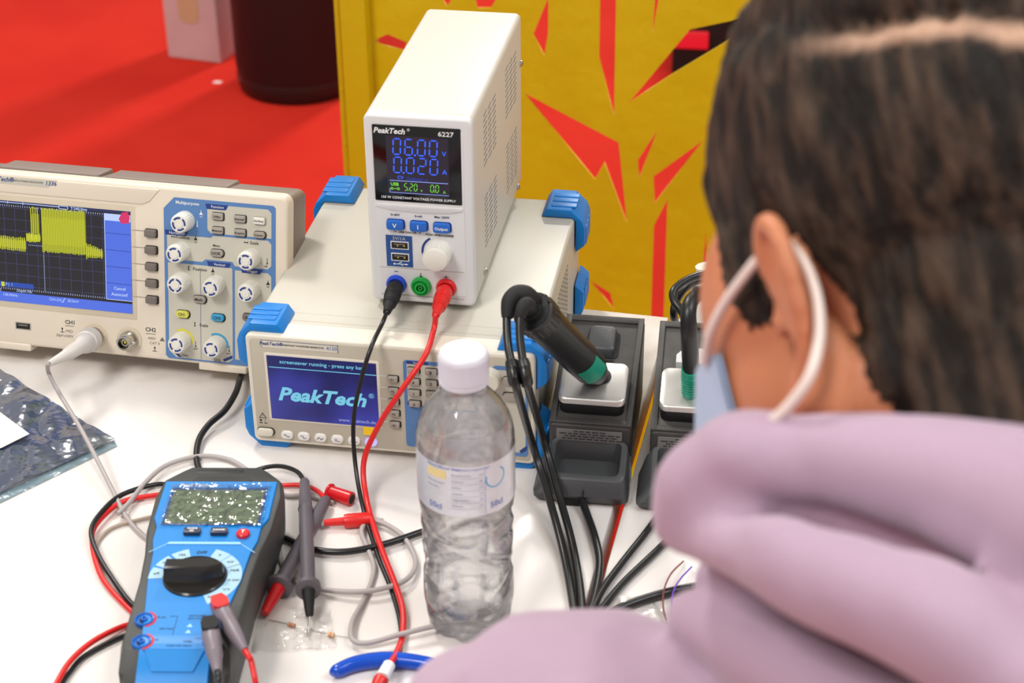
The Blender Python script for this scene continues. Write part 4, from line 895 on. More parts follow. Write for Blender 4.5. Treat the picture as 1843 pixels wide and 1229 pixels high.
for k in range(60): a = 2*pi*k/60; b.box(.0158*cos(a)-.00025, .0158*cos(a)+.00025, .0158*sin(a)-.00025, .0158*sin(a)+.00025, .1985, .2130, capm)
b.build('cap', BT, 'milky white screw cap')

# ------------------------------------------------------------------ soldering stands and irons
def yzprism(b, pts, x0, x1, m, bev=0):
    bm_ = bmesh.new(); a = [bm_.verts.new((x0, y, z)) for y, z in pts]; c = [bm_.verts.new((x1, y, z)) for y, z in pts]; n = len(pts)
    bm_.faces.new(a); bm_.faces.new(c[::-1])
    for i in range(n): bm_.faces.new((a[i], a[(i+1) % n], c[(i+1) % n], c[i]))
    bmesh.ops.recalc_face_normals(bm_, faces=bm_.faces[:])
    if bev: bmesh.ops.bevel(bm_, geom=list(bm_.edges), offset=bev, segments=3, affect='EDGES', profile=.5)
    b.bm(bm_, m)
SL = (75-47)/115.0
def topz(y): return 47+(y-38)*SL
def stand(loc, rz, label, second=False):
    o = thing('soldering_stand', label, 'soldering iron stand', loc, rz)
    b = MB()
    yzprism(b, [(38, 2), (38, 47), (153, 75), (160, 72), (160, 2)], 6.5, 69.5, esd, 3)
    # raised rim around the sunk top
    def rim(x0, x1, y0, y1, h=1.6): yzprism(b, [(y0, topz(y0)-1), (y0, topz(y0)+h), (y1, topz(y1)+h), (y1, topz(y1)-1)], x0, x1, esd, .6)
    rim(6.7, 11.5, 39, 155); rim(64.5, 69.3, 39, 155); rim(11, 65, 39, 44); rim(11, 65, 149, 155)
    b.build('body', o)
    b = MB()
    def rs(x0, x1, y0, y1, zf, r=6):
        return [(p[0], p[1], zf(p[1])) for p in rrpts((x0+x1)/2, (y0+y1)/2, x1-x0, y1-y0, r, 4)]
    rimz = lambda y: 20+(y-4)*.42
    b.loft([rs(2, 68, 4, 42, lambda y: 0), rs(-1, 71, 0, 42, lambda y: 4), rs(-1, 71, -1, 42, lambda y: 9), rs(4, 69, 1, 42, lambda y: rimz(y)*.72), rs(8.5, 67.5, 4, 39, lambda y: rimz(y)), rs(9.5, 66.5, 5, 38, lambda y: rimz(y)+.8), rs(13, 63, 9, 37.5, lambda y: rimz(y)+.4, 5), rs(16, 60, 13, 36, lambda y: rimz(y)*.45+2, 5)], esd_l)
    b.box(37.2, 37.7, -1.3, 12, 3, 14, blackm); b.box(22, 40, -1.4, 3, .5, 5.5, blackm)
    b.build('tray', o)
    b = MB(); F_ = b.F = Matrix.Translation((0, 37.4, 0))
    b.rr(37.5, 38.5, 50, 10, .8, -.5, .2, mat('label_plate_grey', (112, 112, 112), .5)); random.seed(3)
    for i in range(4):                              # four rows of tiny unreadable print
        x = (26, 15, 19, 17)[i]
        while x < (50, 60, 57, 60)[i]:
            w = random.uniform(1.6, 5.2); n_ = int(w/.8)+1
            for k in range(n_): b.line(x+k*.8, 42-i*2.2-.65, x+k*.8+random.choice((0, .3)), 42-i*2.2+.65, .42, -.6, ink)
            b.line(x-.2, 42-i*2.2, x+n_*.8-.6, 42-i*2.2, .35, -.62, ink); x += n_*.8+.9
    b.build('warning_plate', o, 'grey plate with small black print')
    # iron holder with metal plate
    b = MB(); hz = lambda y: topz(y)+1
    b.loft([[(p[0], p[1], hz(p[1])-1) for p in rrpts(37.5, 69, 49, 39, 6, 4)], [(p[0], p[1], hz(p[1])+9) for p in rrpts(37.5, 69, 51, 40, 6, 4)]], black)
    b.build('holder', o)
    b = MB(); b.loft([[(p[0], p[1], hz(p[1])+z) for p in rrpts(37.5, 69, 51.5-i_, 41-i_, 6, 5)] for z, i_ in ((8.6, 0), (11.4, 0), (12.6, 1.2), (13.0, 3))], mat('satin_plate', (206, 204, 200), .35, metal=.75, vary=(120, (150, 140, 128), .5, .75) if 0 else None))
    b.lathe((41, 74, hz(74)+12.4), (0, -.2, 1), [(0, 9.5), (1.2, 9.2), (1.4, 7.2), (.4, 6.8)], black, 30); b.lathe((41, 74, hz(74)+12.6), (0, -.2, 1), [(0, 6.8), (.6, 6.8)], blackm, 30)
    b.build('metal_plate', o, 'satin metal plate')
    if not second:
        b = MB(); b.loft([[(p[0], p[1], topz(p[1])+z) for p in rrpts(39, 124, 24-i_*2, 27-i_*2, 5, 4)] for z, i_ in ((-.5, -1.2), (.5, -1.2))], blackm)
        b.loft([[(p[0], p[1], topz(p[1])+z) for p in rrpts(38, 124, 22-i_*2, 26-i_*2, 4, 4)] for z, i_ in ((0, 0), (6, 0), (7.6, 1), (8, 2.5))], esd_l); b.build('extractor_block', o)
        b = MB(); b.loft([[(p[0], p[1], topz(p[1])+z) for p in rrpts(41, 101, 20, 12, 4, 4)] for z in (-.5, .6)], blackm); b.build('slot', o)
    else:
        b = MB(); b.loft([[(p[0], p[1], topz(p[1])+z) for p in ((22, 100), (52, 100), (52, 108), (46, 116), (28, 116), (22, 108))] for z in (0, 9, 10)], mat('pale_plate', (205, 205, 205), .4))
        for x in (28, 46): b.lathe((x, 108, topz(108)+9.5), (0, 0, 1), [(0, 2.2), (.8, 2.2)], blackm, 14)
        b.build('tip_extractor', o, 'pale metal tip extractor')
        b = MB(); b.loft([[(p[0], p[1], topz(p[1])+z) for p in rrpts(37, 95, 34, 10, 3, 4)] for z in (-.5, .7)], blackm); b.build('slot', o)
    return o
S1 = stand((.0154, 1.063, T), radians(-8.5), 'dark grey soldering iron stand nearer the bottle, holding the iron with teal stripe')
S2 = stand((.0154+.0768, 1.063-.013, T), radians(-7.5), 'dark grey soldering iron stand half hidden behind the person', True)

IR = thing('soldering_iron', 'thick black soldering iron with a teal stripe leaning in the nearer stand', 'soldering iron', W(1104, 690, .072))
tip = S1.matrix_world @ Vector((.041, .074, topz(74)*.001+.0135)); dt = (tip-CW).dot(CF); tail = WD(958, 560, dt-.115)
ax_ = (tail-tip); La = ax_.length; ax_.normalize()
A = lambda t: tip+ax_*(La*t)
b = MB(1.0)
b.sweep([A(-.02), A(.02), A(.08), A(.13), A(.135), A(.14)], [.0052, .0085, .0108, .0120, .0120, .0128], black, n=32, smooth=False)
b.sweep([A(.14), A(.15), A(.33), A(.34), A(.5), A(.8), A(.86), A(.865), A(.87), A(.98), A(.995), A(1.0), A(.98)], [.0120, .0133, .0140, .0140, .0136, .0142, .0146, .0146, .0154, .0154, .0148, .0126, .0118], esd if 0 else black, n=40, smooth=False)
for k in range(24):
    a0 = 2*pi*k/24; u_ = ax_.orthogonal().normalized(); w_ = ax_.cross(u_); o_ = (u_*cos(a0)+w_*sin(a0))*.0154
    b.sweep([A(.89)+o_, A(.97)+o_], [.0006, .0006], black, n=6, smooth=False)
b.build('grip', IR, world=True)
b = MB(1.0); u_ = ax_.orthogonal().normalized(); w_ = ax_.cross(u_)
fc = (CW-tip).normalized(); fc = (fc-ax_*fc.dot(ax_)).normalized(); gc = ax_.cross(fc); secs = []
for t_ in (.17, .18, .32, .33):
    secs.append([A(t_)+(fc*cos(a)+gc*sin(a))*r for r, aa in ((.01445, 1), (.0130, -1)) for a in [aa*(-.75+1.5*k/8) for k in range(9)]])
b.loft(secs, teal); b.build('stripe', IR, 'teal stripe', world=True)
b = MB(1.0); b.sweep([A(.985), A(1.0), A(1.03)], [.0082, .008, .0066], blackm, n=24, smooth=False); b.build('cable_socket', IR, world=True)
tl = A(1.0)
dd = lambda x, y, k: WD(x, y, dt-k)
def icable(name, pts, slv, label):
    o = thing(name, label, 'cable', pts[0])
    b = MB(1.0); b.sweep(pts, .0030, blackc, n=14); b.build('lead', o, world=True)
    b = MB(1.0); b.sweep(slv[0], slv[1], blackm, n=18); b.build('strain_relief', o, world=True)
    b = MB(1.0); b.sweep(slv[2], [.0042, .0046, .0046, .0042], black, n=18, smooth=False); b.build('joint', o, world=True)
c1 = [dd(958, 548, .118), dd(935, 530, .122), dd(915, 545, .124), dd(912, 575, .126), dd(914, 620, .13), dd(921, 655, .135), dd(930, 700, .14)]
c1e = [W(957, 795, .048), W(985, 885, .020), W(1012, 985, .006), W(1030, 1080, .004), W(1036, 1150, .0035), W(1030, 1230, .0035)]
icable('iron_cable', c1+c1e, ([dd(962, 546, .112), dd(948, 531, .121), dd(930, 530, .122), dd(917, 544, .124), dd(913, 572, .126)], [.006, .0066, .0066, .006, .004], [dd(920, 650, .134), dd(921, 655, .135), dd(926, 686, .139), dd(927, 690, .14)]), 'thick black cable hanging left from the tail of the soldering iron')
c2 = [tl, dd(943, 552, .130), dd(936, 570, .132), dd(936, 610, .134), dd(942, 655, .137), dd(950, 695, .14)]
c2e = [W(975, 780, .050), W(1003, 880, .020), W(1028, 970, .006), W(1043, 1050, .004), W(1048, 1120, .0035), W(1046, 1200, .0035)]
icable('iron_cable', c2+c2e, ([A(1.02), dd(948, 548, .128), dd(940, 556, .131), dd(936, 572, .132)], [.0056, .0058, .005, .0036], [dd(940, 648, .136), dd(942, 655, .137), dd(948, 688, .139), dd(949, 692, .14)]), 'thick black cable hanging right from the tail of the soldering iron')

IR2 = thing('soldering_iron', 'slim soldering iron with teal sleeve standing in the far stand', 'soldering iron', W(1243, 722, .07))
t2 = S2.matrix_world @ Vector((.041, .074, topz(74)*.001+.0132)); d2 = (t2-CW).dot(CF)
t2 = WD(1243, 717, d2)
h = [WD(1243, 717, d2), WD(1243, 690, d2-.018), WD(1243, 662, d2-.036)]
b = MB(1.0); b.sweep([h[0], h[0]+(h[1]-h[0])*.1, h[0]+(h[1]-h[0])*.3, h[0]+(h[1]-h[0])*.32, h[1], h[2]], [.0078, .0090, .0088, .0070, .0066, .0070], teal, n=28, smooth=False)
for k in range(8): q_ = h[0]+(h[2]-h[0])*(.25+.08*k); b.sweep([q_, q_+(h[2]-h[0])*.035], [.0073, .0073], teal, n=24, smooth=False)
b.build('sleeve', IR2, 'teal ribbed sleeve', world=True)
b = MB(1.0); b.sweep([h[2]+(h[1]-h[2])*.05, WD(1242, 630, d2-.05), WD(1240, 595, d2-.062), WD(1239, 565, d2-.065), WD(1244, 542, d2-.06), WD(1260, 530, d2-.05), WD(1285, 532, d2-.04), WD(1320, 550, d2-.02)], [.0062, .0064, .0062, .0058, .0056, .005, .0046, .004], black, n=24); b.build('grip', IR2, world=True)
cable('iron_cable', [WD(1330, 500, 1.40), WD(1285, 492, 1.38), WD(1245, 500, 1.37), WD(1215, 520, 1.36), WD(1213, 540, 1.355), WD(1228, 562, 1.35), WD(1240, 590, 1.34)], .0034, blackc, 'black cable looping above the far soldering stand, upper strand', 'cable')
cable('iron_cable', [WD(1330, 505, 1.44), WD(1280, 500, 1.43), WD(1240, 512, 1.425), WD(1216, 545, 1.43), WD(1214, 575, 1.44), W(1226, 600, .004)], .0034, blackc, 'black cable looping above the far soldering stand, lower strand reaching the table', 'cable')
WP = thing('power_plug', 'white power plug standing behind the far soldering stand', 'plug', W(1270, 592, 0))
b = MB(1.0); q_ = W(1270, 592, 0); b.sweep([q_, q_+Vector((0, 0, .004)), q_+Vector((0, 0, .03)), q_+Vector((0, 0, .045))], [.016, .018, .018, .012], whitep, n=30, smooth=False); b.build('body', WP, world=True)
b = MB(1.0); b.sweep([q_+Vector((0, 0, .045)), q_+Vector((-.002, .002, .062))], [.008, .010], knobw, n=20, smooth=False); b.build('cap', WP, world=True)

cable('station_cable', Wl([(1047, 900, .006), (1058, 930, .0035), (1070, 965, .0035), (1079, 1010, .0035), (1073, 1060, .0035), (1060, 1110, .0035), (1050, 1170, .0035)]), .0030, blackc, 'black cable coming out of the front of the nearer soldering stand', 'cable')
cable('station_cable', Wl([(1200, 905, .004), (1165, 955, .004), (1120, 1012, .004), (1082, 1065, .004), (1058, 1120, .004), (1040, 1180, .0035)]), .0026, blackc, 'black cable running diagonally from under the hood, left one of two', 'cable')
cable('station_cable', Wl([(1240, 930, .0035), (1185, 988, .0035), (1130, 1040, .0035), (1095, 1080, .0035), (1068, 1120, .0035), (1050, 1180, .0035)]), .0026, blackc, 'black cable running diagonally from under the hood, right one of two', 'cable')
cable('station_cable', Wl([(1300, 1050, .0035), (1240, 1058, .0035), (1170, 1075, .004), (1110, 1098, .004), (1080, 1122, .0035), (1050, 1170, .0035)]), .0033, blackc, 'thick black cable curving from the lavender sleeve to the left', 'cable')
cable('thin_wire', Wl([(1230, 1010, .003), (1208, 1032, .009), (1195, 1062, .011), (1194, 1095, .008), (1202, 1130, .004), (1206, 1170, .002)]), .0006, mat('brown_wire', (130, 60, 64), .4), 'thin brown wire beside the lavender hood, left of the violet one', 'wire', n=8)
cable('thin_wire', Wl([(1245, 1020, .003), (1222, 1045, .009), (1210, 1072, .011), (1209, 1105, .008), (1215, 1140, .004), (1220, 1170, .002)]), .0006, mat('violet_wire', (110, 60, 190), .4), 'thin violet wire beside the lavender hood, right of the brown one', 'wire', n=8)

# ------------------------------------------------------------------ person leaning over the table, seen from behind
EAR = WD(1408, 545, .655)
TH = radians(38); ND = radians(14)
_F0 = (-CR*sin(TH) + CF*cos(TH)).normalized(); _L = (-CR*cos(TH) - CF*sin(TH)).normalized()
HU = (CU*cos(ND) + _F0*sin(ND)).normalized(); HF = (_F0*cos(ND) - CU*sin(ND)).normalized(); HL = _L
HO = EAR - HL*.078
def H(l, f, u): return HO + HL*l + HF*f + HU*u          # head point: left, forward, up in metres
def hloc(p): d = p-HO; return d.dot(HL), d.dot(HF), d.dot(HU)
HM = Matrix(((HL.x, HF.x, HU.x, HO.x), (HL.y, HF.y, HU.y, HO.y), (HL.z, HF.z, HU.z, HO.z), (0, 0, 0, 1)))
PE = thing('person', 'person with short dark hair, face mask straps and lavender hoodie, seen from behind', 'person', (.20, .30, 0))

def blob(bm_, c, r, M=None, sub=3):
    b = bmesh.new(); bmesh.ops.create_icosphere(b, subdivisions=sub, radius=1)
    X = M or Matrix.Identity(3)
    k = [bm_.verts.new(Vector(c) + X @ Vector((v.co.x*r[0], v.co.y*r[1], v.co.z*r[2]))) for v in b.verts]
    for f in b.faces: bm_.faces.new([k[v.index] for v in f.verts])
    b.free()
def capsule(bm_, pts, rad, n=16):
    t = MB(1.0); t.sweep(pts, rad, black, n=n, smooth=len(pts) > 2, sub=4)
    k = [bm_.verts.new(v) for v in t.v]
    for f in t.f: bm_.faces.new([k[a] for a in f])
    for p, r in ((pts[0], rad[0]), (pts[-1], rad[-1])): blob(bm_, p, (r*.99,)*3, sub=2)
def remesh(bm_, name, vox, smooth=6, fac=.5):
    me = bpy.data.meshes.new(name); bm_.to_mesh(me); bm_.free()
    o = bpy.data.objects.new(name, me); COL.objects.link(o)
    r = o.modifiers.new('r', 'REMESH'); r.mode = 'VOXEL'; r.voxel_size = vox
    s = o.modifiers.new('s', 'SMOOTH'); s.iterations = smooth; s.factor = fac
    m2 = bpy.data.meshes.new_from_object(o.evaluated_get(bpy.context.evaluated_depsgraph_get()))
    bpy.data.objects.remove(o); m2.name = name; m2.shade_smooth(); return m2
R3 = HM.to_3x3()
# skeleton points (world)
NB = H(-.005, -.055, -.12)                       # nape, base of the neck
C7 = NB + Vector((.015, -.045, -.035))
SHL, SHR = WD(1010, 1352, .73), C7 + Vector((.20, .03, -.10))
ELL, WRL, HDL = Vector((-.075, .575, T+.060)), Vector((.070, .735, T+.046)), Vector((.102, .783, T+.036))
ELR, WRR, HDR = Vector((.46, .60, T+.060)), Vector((.30, .79, T+.046)), Vector((.262, .836, T+.036))
CH, BE, HP = C7 + Vector((.0, -.02, -.16)), C7 + Vector((.01, -.17, -.38)), Vector((.20, .30, .58))
def hand(bm_, wr, hd, side):
    d = (hd-wr).normalized(); s_ = Vector((d.y, -d.x, 0))*side; up_ = Vector((0, 0, 1))   # s_ points to the thumb side
    capsule(bm_, [wr, wr+d*.03], [.026, .028])
    for k, o_ in enumerate((-.027, -.009, .009, .027)):
        base = wr+d*.03+s_*o_*.7; kn = wr+d*.088+s_*o_; capsule(bm_, [base, kn], [.013, .0115])
        L_ = (.052, .066, .072, .062)[k]; c1_ = kn+d*L_*.5+up_*-.004+s_*o_*.12; c2_ = c1_+d*L_*.28-up_*.013; c3_ = c2_+d*L_*.14-up_*.012
        capsule(bm_, [kn, c1_, c2_, c3_], [.0095, .0085, .0078, .0068])
    t0 = wr+d*.025+s_*.022; t1 = t0+d*.032+s_*.026-up_*.004; t2_ = t1+d*.03+s_*.008-up_*.006
    capsule(bm_, [t0, t1, t2_, t2_+d*.016-up_*.004], [.014, .0115, .0098, .008])
bmx = bmesh.new()
blob(bmx, H(0, -.026, .050), (.071, .094, .078), R3, 4); blob(bmx, H(0, .026, .036), (.058, .056, .062), R3); blob(bmx, H(0, .030, .012), (.0645, .066, .062), R3, 4); blob(bmx, H(0, .030, -.022), (.061, .060, .070), R3, 4)
blob(bmx, H(0, .055, -.068), (.040, .036, .042), R3); blob(bmx, H(0, -.040, .0), (.060, .056, .060), R3)
capsule(bmx, [H(.052, .008, -.045), H(.045, .040, -.078), H(.012, .084, -.100)], [.017, .017, .015]); capsule(bmx, [H(-.052, .008, -.045), H(-.045, .040, -.078), H(-.012, .084, -.100)], [.017, .017, .015])
blob(bmx, H(0, .082, .030), (.036, .010, .009), R3)                                            # brow
capsule(bmx, [H(0, .086, .020), H(0, .100, -.012), H(0, .106, -.026)], [.008, .010, .012])      # nose
for s_ in (-1, 1):
    blob(bmx, H(s_*.030, .065, -.010), (.020, .018, .016), R3)                                  # cheek
    blob(bmx, H(s_*.012, .101, -.028), (.009, .010, .008), R3)
    blob(bmx, H(s_*.030, .076, .011), (.011, .008, .009), R3)                                   # closed eyelid swell
capsule(bmx, [H(-.018, .092, -.058), H(0, .099, -.057), H(.018, .092, -.058)], [.007, .009, .007]); capsule(bmx, [H(-.016, .090, -.068), H(0, .096, -.069), H(.016, .090, -.068)], [.007, .009, .007])
capsule(bmx, [H(0, -.030, -.02), NB+(H(0, .02, 0)-HO)*1.0, C7*.5+NB*.5+Vector((0, 0, -.02))], [.062, .055, .050])   # neck
capsule(bmx, [H(.05, -.022, -.035), H(.032, .005, -.115)], [.020, .018]); capsule(bmx, [H(-.05, -.022, -.035), H(-.032, .005, -.115)], [.020, .018])
# ears: helix, antihelix, lobe, concha
for s_ in (-1, 1):
    e = lambda l, f, u: H(s_*(l), f, u)
    capsule(bmx, [e(.072, .004, .000), e(.078, .005, .016), e(.084, -.002, .028), e(.089, -.012, .027), e(.091, -.018, .012), e(.088, -.017, -.010), e(.082, -.009, -.030)], [.0036, .0040, .0046, .0048, .0046, .0042, .0044], 10)
    capsule(bmx, [e(.079, -.006, .018), e(.083, -.012, .008), e(.081, -.012, -.012)], [.0038, .0042, .004], 10)
    blob(bmx, e(.079, -.004, -.036), (.0062, .0085, .0120), R3); blob(bmx, e(.070, -.010, -.030), (.010, .012, .024), R3); blob(bmx, e(.071, .008, -.006), (.006, .004, .007), R3)
    blob(bmx, e(.076, -.008, .000), (.0050, .011, .026), R3)
capsule(bmx, [C7+Vector((.01, 0, -.045)), CH+Vector((0, .01, -.01)), BE, HP], [.050, .110, .115, .13])
for SH_, EL, WR, HD, sd in ((SHL, ELL, WRL, HDL, 1), (SHR, ELR, WRR, HDR, -1)):
    capsule(bmx, [C7+(SH_-C7)*.2+Vector((0, 0, -.045)), C7*.35+SH_*.65+Vector((0, 0, -.040)), SH_, SH_*.5+EL*.5, EL], [.042, .042, .042, .040, .036]); capsule(bmx, [EL, EL*.6+WR*.4, WR], [.036, .037, .026]); hand(bmx, WR, HD, sd)
for s_ in (-1, 1): capsule(bmx, [HP+Vector((s_*.09, 0, -.02)), HP+Vector((s_*.13, .38, -.06)), HP+Vector((s_*.13, .36, -.48))], [.075, .055, .042])
skin = mat('skin', (196, 128, 92), .5, spec=.35, vary=(18, (186, 112, 80), .4, .7))
skin.node_tree.nodes['Principled BSDF'].inputs['Subsurface Weight'].default_value = .12
skin.node_tree.nodes['Principled BSDF'].inputs['Subsurface Radius'].default_value = (.012, .005, .003)
mb = remesh(bmx, 'body', .0030, 5, .5); mb.materials.append(skin)
ob = bpy.data.objects.new('body', mb); COL.objects.link(ob); ob.parent = PE; ob.matrix_parent_inverse = PE.matrix_world.inverted()

eyew = mat('eye_white', (226, 220, 214), .2); iris = mat('eye_iris', (50, 30, 20), .2)
for s_ in (-1, 1):
    b = MB(1.0); c_ = H(s_*.030, .0760, .010)
    b.lathe(c_-HF*.0115, HF, [(.0115-.0115*cos(pi*k/14), .0115*sin(pi*k/14)+.00001) for k in range(15)], eyew, 24, False)
    b.lathe(c_+HF*.0105, HF, [(0, .0048), (.0008, .0042), (.0012, .0001)], iris, 20); b.build('eye', PE, world=True)
    b = MB(1.0); b.sweep([H(s_*.013, .0945, .026), H(s_*.024, .0925, .030), H(s_*.036, .0860, .030), H(s_*.046, .0770, .025)], [.0014, .0024, .0022, .0010], mat('eyebrow_brown', (34, 22, 15), .8), n=10); b.build('eyebrow', PE, world=True)

# hair grown from the head surface
def sm(x, a, b_): t = max(0, min(1, (x-a)/(b_-a))); return t*t*(3-2*t)
def hair_t(l, f, u):
    al = abs(l)
    # hairline height as a function of position from face to nape
    if f > .054: h_ = .056
    elif f > .034: h_ = .000+(f-.034)/.020*.056
    elif f > .004: h_ = -.002
    elif f > -.004: h_ = .024
    elif f > -.044: h_ = .022-(-.004-f)/.040*.110
    else: h_ = -.088-(-.044-f)*.8
    return u-h_
PL_ = [Vector(p) for p in ((.070, -.002, .100), (.0715, -.0185, .0951), (.0715, -.0395, .089), (.071, -.0561, .0841), (.067, -.069, .082), (.063, -.081, .0794), (.058, -.0913, .0766), (.050, -.1027, .0700), (.044, -.112, .066), (.03, -.12, .062))]
def part_u(f):
    for a, c in zip(PL_[:-1], PL_[1:]):
        if c.y <= f <= a.y: return a.z+(c.z-a.z)*(f-a.y)/(c.y-a.y)
    return PL_[0].z if f > PL_[0].y else PL_[-1].z
def part_k(l, f, u):                # 1 on the parting where the scalp shows, falling off on both sides
    if l < 0: return 0
    p = Vector((l, f, u)); best = 1
    for a, c in zip(PL_[:-1], PL_[1:]):
        d = c-a; t = max(0, min(1, (p-a).dot(d)/d.dot(d))); q = a+d*t-p; q.x *= .25; best = min(best, q.length)
    w = .0018+.0012*noise.noise(Vector((f*60, u*60, 1)))
    return (1-sm(best, w, w+.0038))*sm(-f, .015, .075)
bmh = bmesh.new(); bmh.from_mesh(mb); bmesh.ops.recalc_face_normals(bmh, faces=bmh.faces[:]); keep = {}
for v in bmh.verts:
    l, f, u = hloc(v.co)
    if u < -.155 or u > .2 or abs(l) > .082 or f > .12 or f < -.16: keep[v.index] = -1; continue
    t = hair_t(l, f, u)
    if ((abs(l) > .0755 and u < .036) or (abs(l) > .069 and u < .028 and f > -.024 and f < .004)): t = -1
    keep[v.index] = t
bmh.verts.ensure_lookup_table()
dl = [v for v in bmh.verts if keep[v.index] < -.002]
nrm = {v: v.normal.copy() for v in bmh.verts}
for v in bmh.verts:
    t = keep[v.index]
    if t < -.002: continue
    l, f, u = hloc(v.co)
    top = sm(u, .03, .12)
    thick = (.0015 + .0070*sm(t, 0, .035) + .009*top)
    q_ = Vector((l*90, f*90, u*28))
    tuft = noise.noise(q_)*.5 + noise.noise(Vector((l*220, f*220, u*55)))*.35
    thick *= 1+.30*tuft
    pk = part_k(l, f, u); side = u-part_u(f)
    thick = thick*(1-.72*pk) + .007*sm(side, .001, .014) + .006*sm(f, -.02, .04)*sm(u, .085, .115)
    v.co = v.co + nrm[v]*thick
bmesh.ops.delete(bmh, geom=dl, context='VERTS')
mh = bpy.data.meshes.new('hair'); bmh.to_mesh(mh); bmh.free(); mh.shade_smooth()
hm = bpy.data.materials.new('hair_dark_brown'); hm.use_nodes = True; nt = hm.node_tree; bs = nt.nodes['Principled BSDF']; bs.inputs['Roughness'].default_value = .6; bs.inputs['Specular IOR Level'].default_value = .25
tc = nt.nodes.new('ShaderNodeTexCoord'); mp = nt.nodes.new('ShaderNodeMapping'); n1 = nt.nodes.new('ShaderNodeTexNoise'); cr = nt.nodes.new('ShaderNodeValToRGB'); bp = nt.nodes.new('ShaderNodeBump')
n1.inputs['Scale'].default_value = 1; n1.inputs['Detail'].default_value = 6; n1.inputs['Roughness'].default_value = .6
mp.inputs['Scale'].default_value = (120, 120, 28)
cr.color_ramp.elements[0].position = .42; cr.color_ramp.elements[0].color = lin((20, 13, 8))+(1,); cr.color_ramp.elements[1].position = .72; cr.color_ramp.elements[1].color = lin((86, 67, 53))+(1,)
bp.inputs['Strength'].default_value = .9; bp.inputs['Distance'].default_value = .006
nt.links.new(tc.outputs['Object'], mp.inputs[0]); nt.links.new(mp.outputs[0], n1.inputs[0]); nt.links.new(n1.outputs['Fac'], cr.inputs[0]); nt.links.new(cr.outputs[0], bs.inputs['Base Color'])
nt.links.new(n1.outputs['Fac'], bp.inputs['Height']); nt.links.new(bp.outputs[0], bs.inputs['Normal'])
mh.transform(HM.inverted()); mh.materials.clear(); mh.materials.append(hm)
ca = mh.color_attributes.new('parting', 'FLOAT_COLOR', 'POINT')
for i_, v in enumerate(mh.vertices):
    k_ = part_k(*v.co); ca.data[i_].color = (k_, k_, k_, 1)
at = nt.nodes.new('ShaderNodeAttribute'); at.attribute_name = 'parting'; mxc = nt.nodes.new('ShaderNodeMix'); mxc.data_type = 'RGBA'
mxc.inputs[7].default_value = lin((196, 158, 134))+(1,); nt.links.new(at.outputs['Fac'], mxc.inputs[0]); nt.links.new(cr.outputs[0], mxc.inputs[6]); nt.links.new(mxc.outputs[2], bs.inputs['Base Color'])
oh = bpy.data.objects.new('hair', mh); COL.objects.link(oh); oh.matrix_world = HM; oh.parent = PE; oh.matrix_parent_inverse = PE.matrix_world.inverted(); oh.matrix_basis = HM
oh['label'] = 'short dark brown hair'

# face mask with ear loops
maskm = mat('mask_pale_blue', (176, 196, 222), .7, bump=(300, .2, .001)); strapm = mat('mask_white_elastic', (232, 216, 208), .7)
b = MB(1.0); secs = []
for j in range(13):
    u = -.006-.010*j/1.0*.92; k_ = j/12; s_ = []
    for i in range(25):
        a = radians(-78+156*i/24); wd_ = .059-.010*k_; fw = .049-.004*k_+(.012*sin(pi*min(1, k_*1.2)) if True else 0)
        bulge = .026*max(0, cos(a))**4*(1-abs(k_-.3)*.9)
        s_.append(H(wd_*1.04*sin(a), .047+fw*cos(a)*1.0+bulge-.008*k_ - .0, u))
    secs.append(s_)
n_ = len(secs[0]); vs = [p for s_ in secs for p in s_]; fs = [(j*n_+i, j*n_+i+1, (j+1)*n_+i+1, (j+1)*n_+i) for j in range(12) for i in range(n_-1)]
k0 = len(vs); vs += [HO+(p-HO)*.972 for p in vs]; fs += [tuple(a+k0 for a in f) for f in fs]
b.add(vs, fs, maskm); MK = b.build('face_mask', PE, 'pale blue face mask', world=True, sharp=80)
for s_ in (-1, 1):
    b = MB(1.0); e = lambda l, f, u: H(s_*l, f, u)
    LP = [WD(1268, 652, .715), WD(1278, 600, .700), WD(1305, 545, .685), WD(1340, 496, .672), WD(1368, 462, .664), WD(1395, 440, .658), WD(1420, 440, .651), WD(1450, 478, .642), WD(1471, 535, .637), WD(1475, 605, .630), WD(1458, 675, .626), WD(1418, 732, .632), WD(1370, 772, .642), WD(1310, 810, .66)]
    LP = [hloc(p) for p in LP]; b.sweep([e(*p) for p in LP], .0021, strapm, n=10)
    c = b.build('ear_loop', None, 'white elastic ear loop', sharp=60); c.parent = MK; c.matrix_parent_inverse = MK.matrix_world.inverted()

# hoodie
hood = mat('lavender_jersey', (176, 150, 170), .85, spec=.2, bump=(900, .3, .0008), vary=(9, (167, 141, 161), .4, .7))
hood.node_tree.nodes['Principled BSDF'].inputs['Sheen Weight'].default_value = .3
bmo = bmesh.new()
def cap(p, r, n=20): capsule(bmo, p, r, n)
cap([C7+Vector((.01, .0, -.045)), CH+Vector((0, .01, 0)), BE, HP+Vector((0, 0, -.02))], [.070, .135, .140, .155])
for SH_, EL, WR in ((SHL, ELL, WRL), (SHR, ELR, WRR)):
    cap([C7+(SH_-C7)*.2+Vector((0, .0, -.035)), C7*.35+SH_*.65+Vector((0, 0, -.032)), SH_, SH_*.5+EL*.5, EL], [.070, .062, .060, .056, .052]); cap([EL, EL*.6+WR*.4, WR-(WR-EL).normalized()*.01], [.052, .052, .040])
    cap([SH_+Vector((0, -.02, -.03)), CH+(SH_-CH)*.35+Vector((0, -.02, -.08))], [.058, .09])
